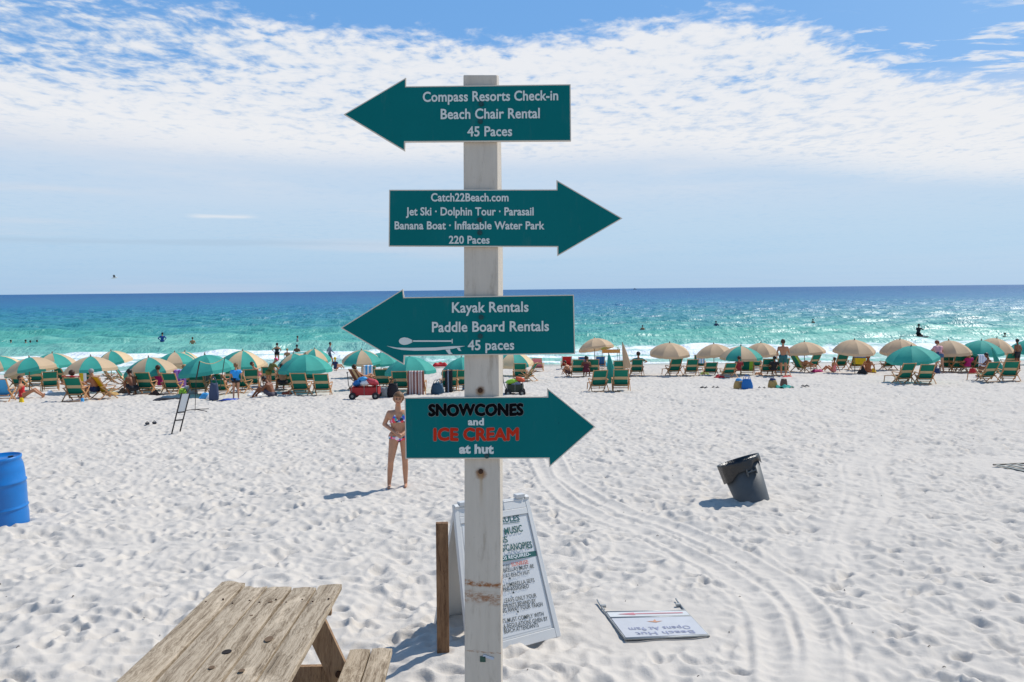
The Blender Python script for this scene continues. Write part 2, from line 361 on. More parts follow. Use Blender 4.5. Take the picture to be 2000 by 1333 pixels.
def fan(name, rs, angs, hfun, material, wrap=False):
    RR, AA = np.meshgrid(rs, angs, indexing='ij'); X = RR * np.sin(AA); Y = RR * np.cos(AA); Zs = hfun(X, Y)
    co = np.stack([X, Y, Zs], -1).reshape(-1, 3); nr, na = RR.shape
    i, j = np.meshgrid(np.arange(nr - 1), np.arange(na - 1), indexing='ij'); a = i * na + j
    fs = np.stack([a, a + 1, a + na + 1, a + na], -1).reshape(-1, 4)[:, ::-1]
    me = bpy.data.meshes.new(name); me.vertices.add(len(co)); me.vertices.foreach_set('co', co.ravel().astype(np.float32))
    me.loops.add(fs.size); me.loops.foreach_set('vertex_index', fs.ravel().astype(np.int32)); me.polygons.add(len(fs))
    me.polygons.foreach_set('loop_start', np.arange(0, fs.size, 4, dtype=np.int32)); me.polygons.foreach_set('loop_total', np.full(len(fs), 4, dtype=np.int32))
    me.polygons.foreach_set('use_smooth', np.ones(len(fs), dtype=bool)); me.update(calc_edges=True); me.materials.append(material)
    o = bpy.data.objects.new(name, me); C.objects.link(o); return o, co

sm = bpy.data.materials.new('white_sand'); sm.use_nodes = True; k = NT(sm.node_tree); b = k.n['Principled BSDF']
co = k.new('ShaderNodeTexCoord').outputs['Object']; X_, Y_, Z_ = k.xyz(co)
c = k.mix(k.noise(co, 1.3, 5, 0.6), (0.515, 0.468, 0.412), (0.61, 0.555, 0.488))
c = k.mix(k.m('MULTIPLY', k.mr(k.noise(co, 55, 3, 0.8), 0.62, 0.75), 0.3), c, (0.50, 0.455, 0.40))
wetm = k.mr(k.m('ADD', Y_, k.m('MULTIPLY', k.noise(co, 0.25, 3, 0.5), 3.0)), 55.0, 58.0)
c = k.mix(wetm, c, (0.40, 0.38, 0.31)); k.put(b.inputs['Base Color'], c)
b.inputs['Specular IOR Level'].default_value = 0.15; k.put(b.inputs['Roughness'], k.mr(wetm, 0, 1, 0.95, 0.35))
bp = k.new('ShaderNodeBump'); bp.inputs['Strength'].default_value = 0.45; bp.inputs['Distance'].default_value = 0.02
k.put(bp.inputs['Height'], k.m('ADD', k.noise(co, 11, 6, 0.7), k.m('MULTIPLY', k.noise(co, 90, 3, 0.7), 0.25))); k.l.new(bp.outputs[0], b.inputs['Normal'])
rs = [0.4, 1.0, 2.0, 3.0]; r_ = 3.6
while r_ < 62: rs.append(r_); r_ *= 1.0036
rs += [64, 68, 75, 90, 120, 200, 400]
angs = np.concatenate([np.linspace(-PI, -0.66, 70)[:-1], np.linspace(-0.66, 0.66, 1150), np.linspace(0.66, PI, 70)[1:]])
def land(X, Y):
    z = sand_h(X, Y); return np.where(Y < 3.2, np.minimum(z, 2.74 + 0 * z), z) * (Y > -1e9)
o, _ = fan('sand', np.array(rs), angs, land, sm); tag(o, kind='structure', label='white sand trampled into countless footprints')

# ------------------------------------------------------------------ sea
wm = bpy.data.materials.new('sea_water'); wm.use_nodes = True; k = NT(wm.node_tree); b = k.n['Principled BSDF']
co = k.new('ShaderNodeTexCoord').outputs['Object']; X_, Y_, Z_ = k.xyz(co)
wob = k.m('MULTIPLY', k.m('SUBTRACT', k.noise(k.mapping(co, sc=(1, 2.2, 1)), 0.035, 4, 0.6), 0.5), 0.5)
lg = k.m('ADD', k.m('LOGARITHM', k.m('MAXIMUM', Y_, 1.0), 10.0), wob)
dep = k.mr(lg, 1.7, 3.2, 0, 1, smooth=False)
wc = k.ramp(dep, [(0.0, (0.34, 0.50, 0.42)), (0.09, (0.20, 0.47, 0.38)), (0.18, (0.06, 0.35, 0.27)), (0.27, (0.018, 0.23, 0.25)), (0.42, (0.008, 0.17, 0.28)), (0.62, (0.004, 0.12, 0.28)), (1.0, (0.003, 0.08, 0.25))])
pat = k.noise(k.mapping(co, sc=(0.25, 1.0, 1)), 0.20, 5, 0.6)
wc = k.mix(k.m('MULTIPLY', k.mr(pat, 0.42, 0.66), 0.55), wc, k.mix(0.5, wc, (0.04, 0.34, 0.30)))
foam = k.new('ShaderNodeAttribute', attribute_name='foam').outputs['Fac']
fn_ = k.noise(k.mapping(co, sc=(0.6, 1.3, 1)), 1.6, 6, 0.7)
ff = k.mr(k.m('ADD', foam, k.m('MULTIPLY', k.m('SUBTRACT', fn_, 0.5), 1.3)), 0.40, 0.72)
wcol = k.mix(ff, wc, (0.80, 0.83, 0.83)); k.n.remove(b); b = k.new('ShaderNodeBsdfDiffuse'); k.put(b.inputs['Color'], wcol)
dist = k.m('MAXIMUM', Y_, 30.0)
w1 = k.noise(k.mapping(co, sc=(0.45, 1.0, 1)), 0.9, 5, 0.6)
w2 = k.noise(k.mapping(co, rot=(0, 0, R(8)), sc=(1.0, 0.35, 1)), 0.30, 6, 0.62)
w3 = k.noise(k.mapping(co, rot=(0, 0, R(-5)), sc=(1.0, 0.12, 1)), 0.12, 7, 0.65)
hgt = k.m('ADD', k.m('MULTIPLY', w1, 0.30), k.m('ADD', k.m('MULTIPLY', w2, 1.9), k.m('MULTIPLY', w3, k.mr(Y_, 150, 900, 0.0, 6.0, smooth=False))))
bp = k.new('ShaderNodeBump'); bp.inputs['Strength'].default_value = 1.0; bp.inputs['Distance'].default_value = 0.6
k.put(bp.inputs['Height'], hgt); k.l.new(bp.outputs[0], b.inputs['Normal'])
gl_ = k.new('ShaderNodeBsdfGlossy'); gl_.inputs['Roughness'].default_value = 0.42; k.l.new(bp.outputs[0], gl_.inputs['Normal'])
fr_ = k.new('ShaderNodeFresnel'); fr_.inputs[0].default_value = 1.33; k.l.new(bp.outputs[0], fr_.inputs['Normal'])
mx = k.new('ShaderNodeMixShader'); k.put(mx.inputs[0], k.m('MULTIPLY', k.m('MINIMUM', fr_.outputs[0], 0.155), k.mr(ff, 0, 1, 1.0, 0.15)))
k.l.new(b.outputs[0], mx.inputs[1]); k.l.new(gl_.outputs[0], mx.inputs[2]); k.l.new(mx.outputs[0], k.n['Material Output'].inputs[0])
r2 = list(np.arange(50, 130, 0.22)); q_ = 130.0
while q_ < 420: r2.append(q_); q_ *= 1.0035
while q_ < 40000: r2.append(q_); q_ *= 1.25
FO = {}
def sea(X, Y):
    r_ = np.random.default_rng(5); z = np.zeros_like(X); fade = 1 / (1 + np.exp((Y - 300) / 40))
    for _ in range(34):
        lam = r_.uniform(1.6, 9.0); th = r_.normal(0, 0.55); ph = r_.uniform(0, 6.28)
        z += (0.0085 + 0.004 * np.clip((Y - 80) / 60, 0, 1)) * lam ** 0.75 * np.sin(2 * PI * (X * math.sin(th) + Y * math.cos(th)) / lam + ph)
    z = z * np.clip((Y - 57) / 14, 0.08, 1)
    wob = sum(r_.uniform(0.5, 1.3) * np.sin(X * 2 * PI / L + r_.uniform(0, 6)) for L in (140, 61, 37, 19, 9.5))
    foam = np.zeros_like(X)
    Y0_ = Y; Y = Y + 2.6 * np.clip(-X / 22, 0, 1.5)
    def crest(y0, amp, w, fo, xa=None, xb=None, sh=1.0):
        nonlocal z, foam
        yy = Y - y0 - wob * sh; m_ = np.ones_like(X)
        if xa is not None: m_ = 1 / (1 + np.exp(-(X - xa) / 3)) * 1 / (1 + np.exp((X - xb) / 3))
        m_ = m_ * (0.75 + 0.25 * np.sin(X / 7.3 + y0))
        z += amp * m_ * np.exp(-(yy / w) ** 2) - 0.35 * amp * m_ * np.exp(-((yy + w * 1.8) / w) ** 2)
        foam += fo * m_ * np.exp(-((yy + w * 0.9) / (w * 0.9)) ** 2)
    crest(78.5, 0.55, 1.8, 0.0, -60, 6); crest(75.0, 0.1, 2.4, 1.0, -46, -2, 0.8); crest(84, 0.35, 2.0, 0.05, -10, 60)
    crest(71.0, 0.12, 1.2, 0.75, -60, 60, 0.7); crest(67.5, 0.15, 1.0, 0.55, None, None, 0.6); crest(63.0, 0.10, 1.1, 0.6, None, None, 0.8)
    crest(96, 0.30, 2.2, 0.12, -60, 20, 1.4); crest(112, 0.28, 2.4, 0.05, None, None, 1.7); crest(137, 0.25, 3.0, 0.0, None, None, 2.0); crest(76, 0.1, 2.4, 0.62, 8, 75, 1.0)
    foam += 0.75 * np.exp(-((Y - 57.9 - 0.4 * wob) / 0.6) ** 2)
    foam += (0.38 + 0.06 * np.tanh(X / 15)) * np.exp(-((Y - 68) / 8.0) ** 2)
    FO['f'] = foam.reshape(-1); return z * fade + 0.02 * (Y > 57.5)
o, _ = fan('sea', np.array(r2), np.linspace(-0.80, 0.80, 620), sea, wm)
at = o.data.attributes.new('foam', 'FLOAT', 'POINT'); at.data.foreach_set('value', FO['f'].astype(np.float32))
tag(o, kind='structure', label='turquoise sea turning deep blue towards the horizon')
# ------------------------------------------------------------------ lettering
def letters(txt, x0, x1, yb, h, place, material, parent, bold=0.012, shear=0.0, jitter=0.0, name='lettering', cap='H', fat=0.0):
    """place(u, v, w) maps flat sign coordinates (and height off the face) to the world; x0..x1 and the capital height h are in those units"""
    cu = bpy.data.curves.new('text', 'FONT'); cu.body = cap; ob = bpy.data.objects.new('text', cu); C.objects.link(ob)
    cu.offset = 0.0; cu.resolution_u = 3; cu.extrude = 0.0; bpy.context.view_layer.update(); caph = ob.dimensions.y
    cu.body = txt; cu.offset = bold; cu.shear = shear; cu.space_character = 1.02
    bpy.context.view_layer.update(); dg = bpy.context.evaluated_depsgraph_get()
    me = bpy.data.meshes.new_from_object(ob.evaluated_get(dg)); bpy.data.objects.remove(ob); bpy.data.curves.remove(cu)
    n_ = len(me.vertices); a = np.zeros(n_ * 3); me.vertices.foreach_get('co', a); a = a.reshape(-1, 3)
    lo, hi = a[:, 0].min(), a[:, 0].max(); u = (a[:, 0] - lo) / (hi - lo)
    if jitter:
        k_ = np.floor(u * len(txt)); a[:, 1] += jitter * caph * np.sin(k_ * 2.4) + jitter * 1.2 * caph * (u * len(txt) - k_ - .5) * np.cos(k_ * 1.7)
    v = a[:, 1] / caph * h; u = x0 + u * (x1 - x0)
    inv = parent.matrix_world.inverted() if parent else Matrix.Identity(4)
    out = []
    for uu, vv in zip(u, v): out.append(inv @ Vector(place(uu, yb + vv, 0.0)))
    me.vertices.foreach_set('co', np.array([c for p in out for c in p], dtype=np.float32)); me.update()
    if fat:      # heavier strokes: the same outline laid over itself, each a hair prouder
        fs = [tuple(p.vertices) for p in me.polygons]; vs_, fs_ = [], []
        for q_ in range(9):
            du, dv = (0, 0) if q_ == 8 else (fat * math.cos(q_ * PI / 4), fat * math.sin(q_ * PI / 4)); o_ = len(vs_)
            vs_ += [tuple(inv @ Vector(place(uu + du, yb + vv + dv, q_ * 0.00006))) for uu, vv in zip(u, v)]; fs_ += [tuple(i + o_ for i in f) for f in fs]
        me = bpy.data.meshes.new(name); me.from_pydata(vs_, [], fs_)
    me.materials.clear(); me.materials.append(material); me.name = name
    o = bpy.data.objects.new(name, me); C.objects.link(o)
    if parent: o.parent = parent
    return o

# ------------------------------------------------------------------ signpost
PYD = 3.22
def bm_post():
    m_ = bpy.data.materials.new('weathered_white_post'); m_.use_nodes = True; k = NT(m_.node_tree); b = k.n['Principled BSDF']
    co = k.new('ShaderNodeTexCoord').outputs['Object']; X_, Y_, Z_ = k.xyz(co)
    c = k.mix(k.noise(k.mapping(co, sc=(9, 9, 1.2)), 3, 6, 0.65), (0.42, 0.37, 0.305), (0.61, 0.545, 0.46))
    grime = k.mr(k.noise(k.mapping(co, sc=(14, 14, 2.5)), 2.2, 6, 0.7), 0.52, 0.72)
    c = k.mix(k.m('MULTIPLY', grime, 0.55), c, (0.26, 0.21, 0.155)); c = k.mix(k.m('MULTIPLY', k.mr(k.noise(k.mapping(co, sc=(40, 40, 1.0)), 2, 5, 0.7), 0.63, 0.70), 0.5), c, (0.16, 0.12, 0.08)); c = k.mix(k.m('MULTIPLY', k.mr(k.noise(co, 26, 5, 0.8), 0.66, 0.72), 0.5), c, (0.15, 0.12, 0.09))
    nz = k.m('MULTIPLY', k.m('SUBTRACT', k.noise(co, 28, 4, 0.7), 0.5), 0.035)
    for (zc, hh, a_) in RUSTB:                 # rust bands where straps sat
        f = k.m('MULTIPLY', k.mr(k.m('ABSOLUTE', k.m('SUBTRACT', k.m('ADD', Z_, k.m('ADD', nz, k.m('MULTIPLY', X_, 0.12))), zc)), hh, hh * 0.2), k.m('MULTIPLY', k.mr(k.noise(k.mapping(co, sc=(30, 30, 60)), 1, 4, 0.7), 0.38, 0.6), a_))
        c = k.mix(f, c, (0.26, 0.10, 0.03))
    for (xc, zc, r_, dr) in RUSTP:             # rust bleeding down from bolt holes
        dx = k.m('ABSOLUTE', k.m('SUBTRACT', X_, xc)); dz = k.m('SUBTRACT', Z_, zc)
        dd = k.m('SQRT', k.m('ADD', k.m('MULTIPLY', dx, dx), k.m('MULTIPLY', dz, dz)))
        f = k.m('MULTIPLY', k.mr(k.m('ADD', dd, nz), r_, r_ * 0.2), 0.9); c = k.mix(f, c, (0.22, 0.09, 0.02))
        g = k.m('MULTIPLY', k.m('MULTIPLY', k.mr(k.m('ADD', dx, k.m('MULTIPLY', nz, 0.3)), 0.012, 0.0), k.mr(dz, -dr, 0.0)), k.m('LESS_THAN', dz, 0.0)); c = k.mix(k.m('MULTIPLY', g, 0.5), c, (0.34, 0.22, 0.10))
    k.put(b.inputs['Base Color'], c); b.inputs['Roughness'].default_value = 0.6; b.inputs['Specular IOR Level'].default_value = 0.3
    bp = k.new('ShaderNodeBump'); bp.inputs['Strength'].default_value = 0.35; bp.inputs['Distance'].default_value = 0.004
    k.put(bp.inputs['Height'], k.noise(k.mapping(co, sc=(30, 30, 3)), 2, 5, 0.7)); k.l.new(bp.outputs[0], b.inputs['Normal'])
    return m_
def loc(px, py): p = P(px, py, PYD); return p - POSTB
pb = P(943, 1420, PYD); POSTB = Vector((pb.x, PYD, hz_at(pb.x, PYD)))
RUSTB = [(loc(940, 1141).z, 0.016, 1.0), (loc(940, 1168).z, 0.034, 0.85), (loc(940, 1274).z, 0.004, 0.9)]
RUSTP = [(loc(938, 765).x, loc(938, 765).z, 0.024, 0.03), (loc(939, 925).x, loc(939, 925).z, 0.03, 0.16)]
PAINT = bm_post()
post_t = empty('signpost', POSTB, 0, 'tall white wooden post carrying four teal arrow boards, rising from the sand', 'signpost')
bpy.context.view_layer.update()
def local(o, p): return o.matrix_world.inverted() @ Vector(p)
m = MB(); rings = []
for (py, xl, xr, side) in [(147, 905, 970.5, 3.5), (280, 905, 971.5, 7.5), (400, 905.5, 972, 8.5), (500, 906, 973, 9.5), (700, 906.5, 974, 9), (850, 907, 976, 6), (1000, 907, 977.5, 4.5), (1333, 907.5, 979, 3), (1520, 908, 980, 3)]:
    fl, fr = P(xl, py, PYD), P(xr, py, PYD); br = P(xr + side, py, PYD + 0.135); bl = fl + (br - fr)
    rings.append([fl, fr, br, bl])
vs = [p - POSTB for r_ in rings for p in r_]; k4 = len(rings)
m.add(vs, [(i * 4 + j, i * 4 + (j + 1) % 4, (i + 1) * 4 + (j + 1) % 4, (i + 1) * 4 + j) for i in range(k4 - 1) for j in range(4)] + [(3, 2, 1, 0), tuple((k4 - 1) * 4 + j for j in range(4))])
m.build('post', PAINT, post_t, bevel=0.004)
def teal(name):
    m_ = bpy.data.materials.new(name); m_.use_nodes = True; k = NT(m_.node_tree); b = k.n['Principled BSDF']
    co = k.new('ShaderNodeTexCoord').outputs['Object']
    c = k.mix(k.noise(co, 3, 5, 0.6), (0.000, 0.118, 0.118), (0.003, 0.150, 0.155)); c = k.mix(k.m('MULTIPLY', k.mr(k.noise(co, 90, 2, 0.5), 0.70, 0.76), 0.35), c, (0.0, 0.05, 0.055)); c = k.mix(k.m('MULTIPLY', k.mr(k.noise(k.mapping(co, sc=(6, 6, 1.2)), 4, 6, 0.75), 0.55, 0.8), 0.14), c, (0.16, 0.20, 0.19)); c = k.mix(k.m('MULTIPLY', k.mr(k.noise(co, 45, 5, 0.8), 0.68, 0.74), 0.3), c, (0.22, 0.27, 0.26))
    k.put(b.inputs['Base Color'], c); b.inputs['Roughness'].default_value = 0.5; b.inputs['Specular IOR Level'].default_value = 0.06
    bp = k.new('ShaderNodeBump'); bp.inputs['Strength'].default_value = 0.06; k.put(bp.inputs['Height'], k.noise(co, 3, 2, 0.5)); k.l.new(bp.outputs[0], b.inputs['Normal'])
    return m_
TEAL = teal('teal_sign_paint'); EDGE = M('sign_edge', (0.60, 0.53, 0.44), 0.6); LET = M('sign_lettering', (0.58, 0.61, 0.58), 0.5, var=0.03)
LETK = M('black_lettering', (0.004, 0.004, 0.005), 0.7, spec=.03); LETR = M('red_lettering', (0.46, 0.03, 0.012), 0.7, spec=.05)
LETGREY = M('lettering_outline', (0.17, 0.20, 0.20), 0.5)
def poly(pts, y0, y1, shrink=0.0):
    c = sum((P(a, b_, PYD) for a, b_ in pts), Vector()) / len(pts); out = []
    for a, b_ in pts: out.append(P(a, b_, y0))
    return out
def inset(pts, dpx):
    k_ = len(pts); ar = sum(pts[i][0] * pts[(i + 1) % k_][1] - pts[(i + 1) % k_][0] * pts[i][1] for i in range(k_)); sg = 1 if ar > 0 else -1; out = []
    for i in range(k_):
        p0, p1, p2 = [Vector(pts[(i + j) % k_]) for j in (-1, 0, 1)]
        n1 = Vector((-(p1 - p0).y, (p1 - p0).x)).normalized() * sg; n2 = Vector((-(p2 - p1).y, (p2 - p1).x)).normalized() * sg
        b_ = (n1 + n2); b_ = b_ / max(0.25, b_.length_squared / 2) if b_.length > 0 else n1
        out.append(tuple(p1 + b_ * dpx))
    return out
def arrow(pts, label, lines, bolts):
    y0 = PYD - 0.016
    sg = bpy.data.objects.new('arrow_board', None)
    m_ = MB(); a = [P(*p, y0 ) - POSTB for p in pts]
    m_.prism(a, (0, 0.0145, 0)); o = m_.build('arrow_board', EDGE, post_t); tag(o, label)
    m_ = MB(); a = [P(*p, y0 - 0.0006) - POSTB for p in inset(pts, 2.0)]
    m_.prism(a, (0, 0.0022, 0)); f = m_.build('painted_face', TEAL, o)
    pl_ = lambda w: (lambda u, v, _: P(u, -v, y0 - w))
    bpy.context.view_layer.update()
    for (txt, xa, xb, yb, ch, tilt, ma, bo, ji) in lines:
        mid = (xa + xb) / 2
        fn_ = lambda u, v, _w, w=0.0020, t_=tilt, mid=mid: P(u, -v + t_ * (u - mid), y0 - w - _w)
        if ma is not LET:
            fo = lambda u, v, _w, w=0.0012, t_=tilt, mid=mid: P(u, -v + t_ * (u - mid), y0 - w - _w)
            letters(txt, xa, xb, -yb, ch, fo, LETGREY, o, bold=bo, jitter=ji, name='lettering_outline', fat=2.5)
        letters(txt, xa, xb, -yb, ch, fn_, ma, o, bold=bo, jitter=ji, fat=(1.8 if ma is LETK else 1.6 if ma is not LET else .35 if ch > 14 else .22))
    for (bx, by) in bolts:
        m_ = MB(); c = P(bx, by, y0 - 0.001) - POSTB
        m_.tube([c, c + Vector((0, -0.004, 0))], 0.010, 12); m_.tube([c + Vector((0, -0.004, 0)), c + Vector((0, -0.0075, 0))], 0.0055, 6); m_.build('bolt', M('teal_bolt', (0.0, 0.05, 0.055), 0.5), o)
    return o
B_ = 0.010
arrow([(671, 224), (793, 152), (793, 169), (1114.5, 165), (1115.5, 276), (791, 278), (791, 296)], 'topmost arrow board, pointing left to check-in and chair rental',
      [('Compass Resorts Check-in', 826, 1090, 197.3, 18.6, -.012, LET, B_, 0), ('Beach Chair Rental', 861, 1054, 231.7, 19, -.01, LET, B_, 0), ('45 Paces', 913, 1000, 266, 18.5, -.01, LET, B_, 0)], [(940, 204), (938, 238)])
arrow([(760, 371), (1087, 370.5), (1087, 352), (1216, 427), (1088.5, 501), (1088.5, 483), (759, 482)], 'second arrow board, pointing right to the boat tours',
      [('Catch22Beach.com', 842, 993, 393.4, 15.2, 0, LET, B_, 0), ('Jet Ski · Dolphin Tour · Parasail', 793, 1042, 420.8, 15, 0, LET, B_, 0), ('Banana Boat · Inflatable Water Park', 771, 1063, 448, 14.8, 0, LET, B_, 0), ('220 Paces', 877, 956, 476, 14.5, 0, LET, B_, 0)], [(937, 430), (937, 455)])
s3 = arrow([(665, 641), (787, 565), (789, 581), (1121, 576), (1123.5, 692), (790, 696), (789, 713)], 'third arrow board, pointing left to kayak and paddle board rentals',
      [('Kayak Rentals', 883, 1032, 609.8, 19.2, -.012, LET, B_, 0), ('Paddle Board Rentals', 844, 1072, 647.6, 19, -.01, LET, B_, 0), ('45 paces', 914, 1004, 683.5, 18.5, -.01, LET, B_, 0)], [(940, 620), (938, 657)])
arrow([(790, 777), (1069, 775), (1068.5, 758), (1163, 834), (1073, 913), (1071.5, 896), (792, 897)], 'lowest arrow board, pointing right to snowcones and ice cream',
      [('SNOWCONES', 838, 1021, 811.5, 21, -.006, LETK, 0, .035), ('and', 914, 945, 830.5, 13, 0, LET, .03, 0), ('ICE CREAM', 848, 1012, 860, 22.5, -.004, LETR, 0, .02), ('at hut', 897, 964, 885.5, 16.5, 0, LET, .035, .03)], [(951, 891)])
# paddle and board drawn on the third arrow board
y0 = PYD - 0.018; m = MB()
def flat(pts): m.prism([P(a, b_, y0) - POSTB for a, b_ in pts], (0, 0.0012, 0))
flat([(781 + 11.5 * (1 + math.cos(a)) - (2 if math.cos(a) < 0 else -3 * max(0, math.cos(a))), 666.8 + 7.4 * math.sin(a) * (1 - 0.45 * max(0, math.cos(a)))) for a in np.linspace(0, 2 * PI, 20)[:-1]])
flat([(805, 665.2), (882, 665.2), (882, 668), (805, 668)]); flat([(882.3, 662.5), (884, 662.5), (884, 671), (882.3, 671)])
flat([(755, 676), (775, 679.5), (800, 680), (850, 679), (885, 676.5), (909, 676.3), (885, 681.5), (850, 685), (810, 685.5), (785, 684), (768, 680.5)])
flat([(870, 683.5), (879, 682.5), (880, 688), (884, 691.5), (877, 692.5), (873, 688)]); flat([(892, 680.3), (898, 679.5), (899, 683), (901, 686), (896, 685.5)])
m.build('paddle_and_board_emblem', LET, s3)
m = MB(); m.box(P(943, 1288, PYD - .002) - POSTB, (.022, .003, .022)); m.build('torn_sticker', M('old_sticker', (0.02, 0.07, 0.05), 0.5), post_t)
m = MB(); m.box(P(954, 1284, PYD - .002) - POSTB, (.045, .003, .010), Euler((0, R(18), 0)).to_matrix()); m.build('sticker_scrap', M('sticker_scrap', (0.42, 0.46, 0.52), 0.5), post_t)
for bx, by in ((938, 763), (939, 921)):
    m = MB(); c = P(bx, by, PYD - .001) - POSTB; m.tube([c, c - Vector((0, .005, 0))], .010, 10); m.build('rusty_bolt', M('rust_metal', (0.05, 0.02, 0.008), 0.8), post_t)

# ------------------------------------------------------------------ stake beside the post
a = P(866, 1298, 5.93); zt = P(866, 1021, 5.93).z; t_ = empty('wooden_stake', (a.x, 5.93, a.z), R(4), 'square brown timber stake standing just left of the white signpost', 'stake')
m = MB(); m.box((0, 0, (zt - a.z) / 2 - .15), (.09, .05, zt - a.z + .3)); m.build('timber', wood('brown_timber', (0.125, 0.062, 0.03), (0.24, 0.135, 0.070), 'Z', 1.0, bump=.3, knots=False), t_, bevel=.004)
tag(t_); 

# ------------------------------------------------------------------ A-frame rules sign
FL, FR = P(916, 1292, 5.97), P(1096, 1243, 6.46)          # feet of the front board
TL, TR = P(886, 986, 6.30), P(1030, 966, 6.80)            # hinge
RL = P(846, 1226, 6.78); RRt = RL + (FR - FL)
t_ = empty('a_frame_sign', (FL + FR + RL + RRt) / 4, 0, 'white plastic A-frame sign listing beach rules, half hidden behind the signpost', 'sandwich board'); bpy.context.view_layer.update(); SGN = t_; B0 = t_.location.copy()
SW = M('sign_white_plastic', (0.60, 0.59, 0.565), 0.4, var=0.04); SF = M('sign_face_white', (0.64, 0.635, 0.62), 0.4, var=0.07)
def quad(a, b_, c, d_, u, v): return (a * (1 - u) + b_ * u) * (1 - v) + (d_ * (1 - u) + c * u) * v
def board(a, b_, c, d_, th, name, face):                  # a,b bottom left/right, c,d top right/left ; nrm towards the viewer side
    nr = (b_ - a).cross(d_ - a).normalized(); nr = nr if face > 0 else -nr
    m_ = MB(); q_ = lambda u, v, w: quad(a, b_, c, d_, u, v) + nr * w - B0
    def slab(u0, u1, v0, v1, w0, w1): m_.add([q_(u0, v0, w0), q_(u1, v0, w0), q_(u1, v1, w0), q_(u0, v1, w0), q_(u0, v0, w1), q_(u1, v0, w1), q_(u1, v1, w1), q_(u0, v1, w1)], [(0, 1, 2, 3), (4, 5, 6, 7), (0, 1, 5, 4), (1, 2, 6, 5), (2, 3, 7, 6), (3, 0, 4, 7)])
    slab(0.055, .945, 0.065, .865, -th, -0.006)
    slab(0, .055, 0, 1, -th - .01, .004); slab(.945, 1, 0, 1, -th - .01, .004); slab(.055, .945, 0, .065, -th - .008, .003); slab(.055, .945, .865, .91, -th - .008, .003)
    slab(.055, .36, .91, .985, -th - .008, .002); slab(.64, .945, .91, .985, -th - .008, .002)
    o_ = m_.build(name, SW, SGN, bevel=.004); return o_, q_, nr
fb, qf, nf = board(FL, FR, TR, TL, .02, 'front_board', 1)
rb_, qr, nr_ = board(RL, RRt, TR, TL, .02, 'rear_board', -1)
if nf.y > 0: pass
m = MB(); m.add([qf(.08, .085, -.0045), qf(.92, .085, -.0045), qf(.92, .85, -.0045), qf(.08, .85, -.0045)], [(0, 1, 2, 3)]); m.build('printed_sheet', SF, fb, fix=False)
bpy.context.view_layer.update()
TG = M('dark_green_lettering', (0.02, 0.10, 0.09), 0.5); TK = M('dark_lettering', (0.03, 0.045, 0.045), 0.5); TRD = M('orange_red_lettering', (0.55, 0.07, 0.03), 0.5)
# pixel (on the photo) of the board plane -> u,v : solve by Newton on the quad
def px_of(p): a_ = p.x / p.y; b_ = (CAMZ - p.z) / p.y; dx = (a_ * cr_ + b_ * sr_) * F; dy = (-a_ * sr_ + b_ * cr_) * F; return PX + dx, PY + dy
def uv_of(px, py):
    u, v = .5, .5
    for _ in range(12):
        x0, y0 = px_of(quad(FL, FR, TR, TL, u, v)); xu, yu = px_of(quad(FL, FR, TR, TL, u + 1e-3, v)); xv, yv = px_of(quad(FL, FR, TR, TL, u, v + 1e-3))
        a11, a12, a21, a22 = (xu - x0) * 1e3, (xv - x0) * 1e3, (yu - y0) * 1e3, (yv - y0) * 1e3; det = a11 * a22 - a12 * a21
        ex, ey = px - x0, py - y0; u += (a22 * ex - a12 * ey) / det; v += (-a21 * ex + a11 * ey) / det
    return u, v
def rule(txt, xa, ya, xb, yb, h, material, bold=.02, w=-.003):
    u0, v0 = uv_of(xa, ya); u1, v1 = uv_of(xb, yb); _, v2 = uv_of((xa + xb) / 2, (ya + yb) / 2 - h); hv = v2 - (v0 + v1) / 2
    return letters(txt, u0, u1, 0, hv, lambda u, v, _w: qf(u, v0 + (v1 - v0) * (u - u0) / (u1 - u0) + v, w) + B0, material, fb, bold=bold)
RL_ = [('RULES', 979, 1021, 1016, 1016.5, 11, TG), ('MUSIC', 987, 1045, 1022, 1038, 13, TG), ('SS', 978, 1061, 993, 1059.5, 12, TG), ('S/CANOPIES', 981, 1078, 1041, 1070, 13, TG),
       ('T OF', 983, 1112, 997, 1109.5, 8, TK), ('SUNRISE', 1000, 1107, 1033, 1101, 7.5, TRD), ('MBRELLAS MUST BE', 978, 1120, 1044, 1109, 7.5, TK), ('ED AT BEACH HUT', 978, 1131, 1036, 1121, 7.5, TK),
       ('CH UMBRELLA SETS', 977, 1150, 1045, 1137, 8, TK), ('PRE-ASSIGNED', 983, 1157, 1034, 1148.5, 8, TK), ('SE LEAVE ONLY YOUR', 976, 1180, 1049, 1167, 8.5, TK), ('OTPRINTS BEHIND BY', 976, 1191, 1048, 1177, 8, TK), ('ING AWAY YOUR TRASH', 978, 1199, 1061, 1184, 8.5, TK),
       ('STS MUST COMPLY WITH', 978, 1219, 1063, 1203, 8.5, TK), ('& REGULATIONS GIVEN BY', 985, 1229, 1071, 1212, 8.5, TK), ('BEACH ATTENDANTS', 986, 1238, 1053, 1224.5, 8.5, TK)]
for (s_, xa, ya, xb, yb, h_, ma) in RL_: rule(s_, xa, ya, xb, yb, h_, ma, bold=.018 if h_ > 10 else .004)
for (xa, ya) in ((997, 1132.5), (1004, 1160), (1013, 1197.5)): rule('•', xa - 1.5, ya + 2.4, xa + 1.7, ya + 2.4, 10, TK)
m = MB(); cs = [uv_of(*p) for p in ((976, 1098), (1049, 1086), (1047, 1076), (975, 1088))]; m.add([qf(u, v, -.0035) for u, v in cs], [(0, 1, 2, 3)]); m.build('green_band', TG, fb, fix=False)
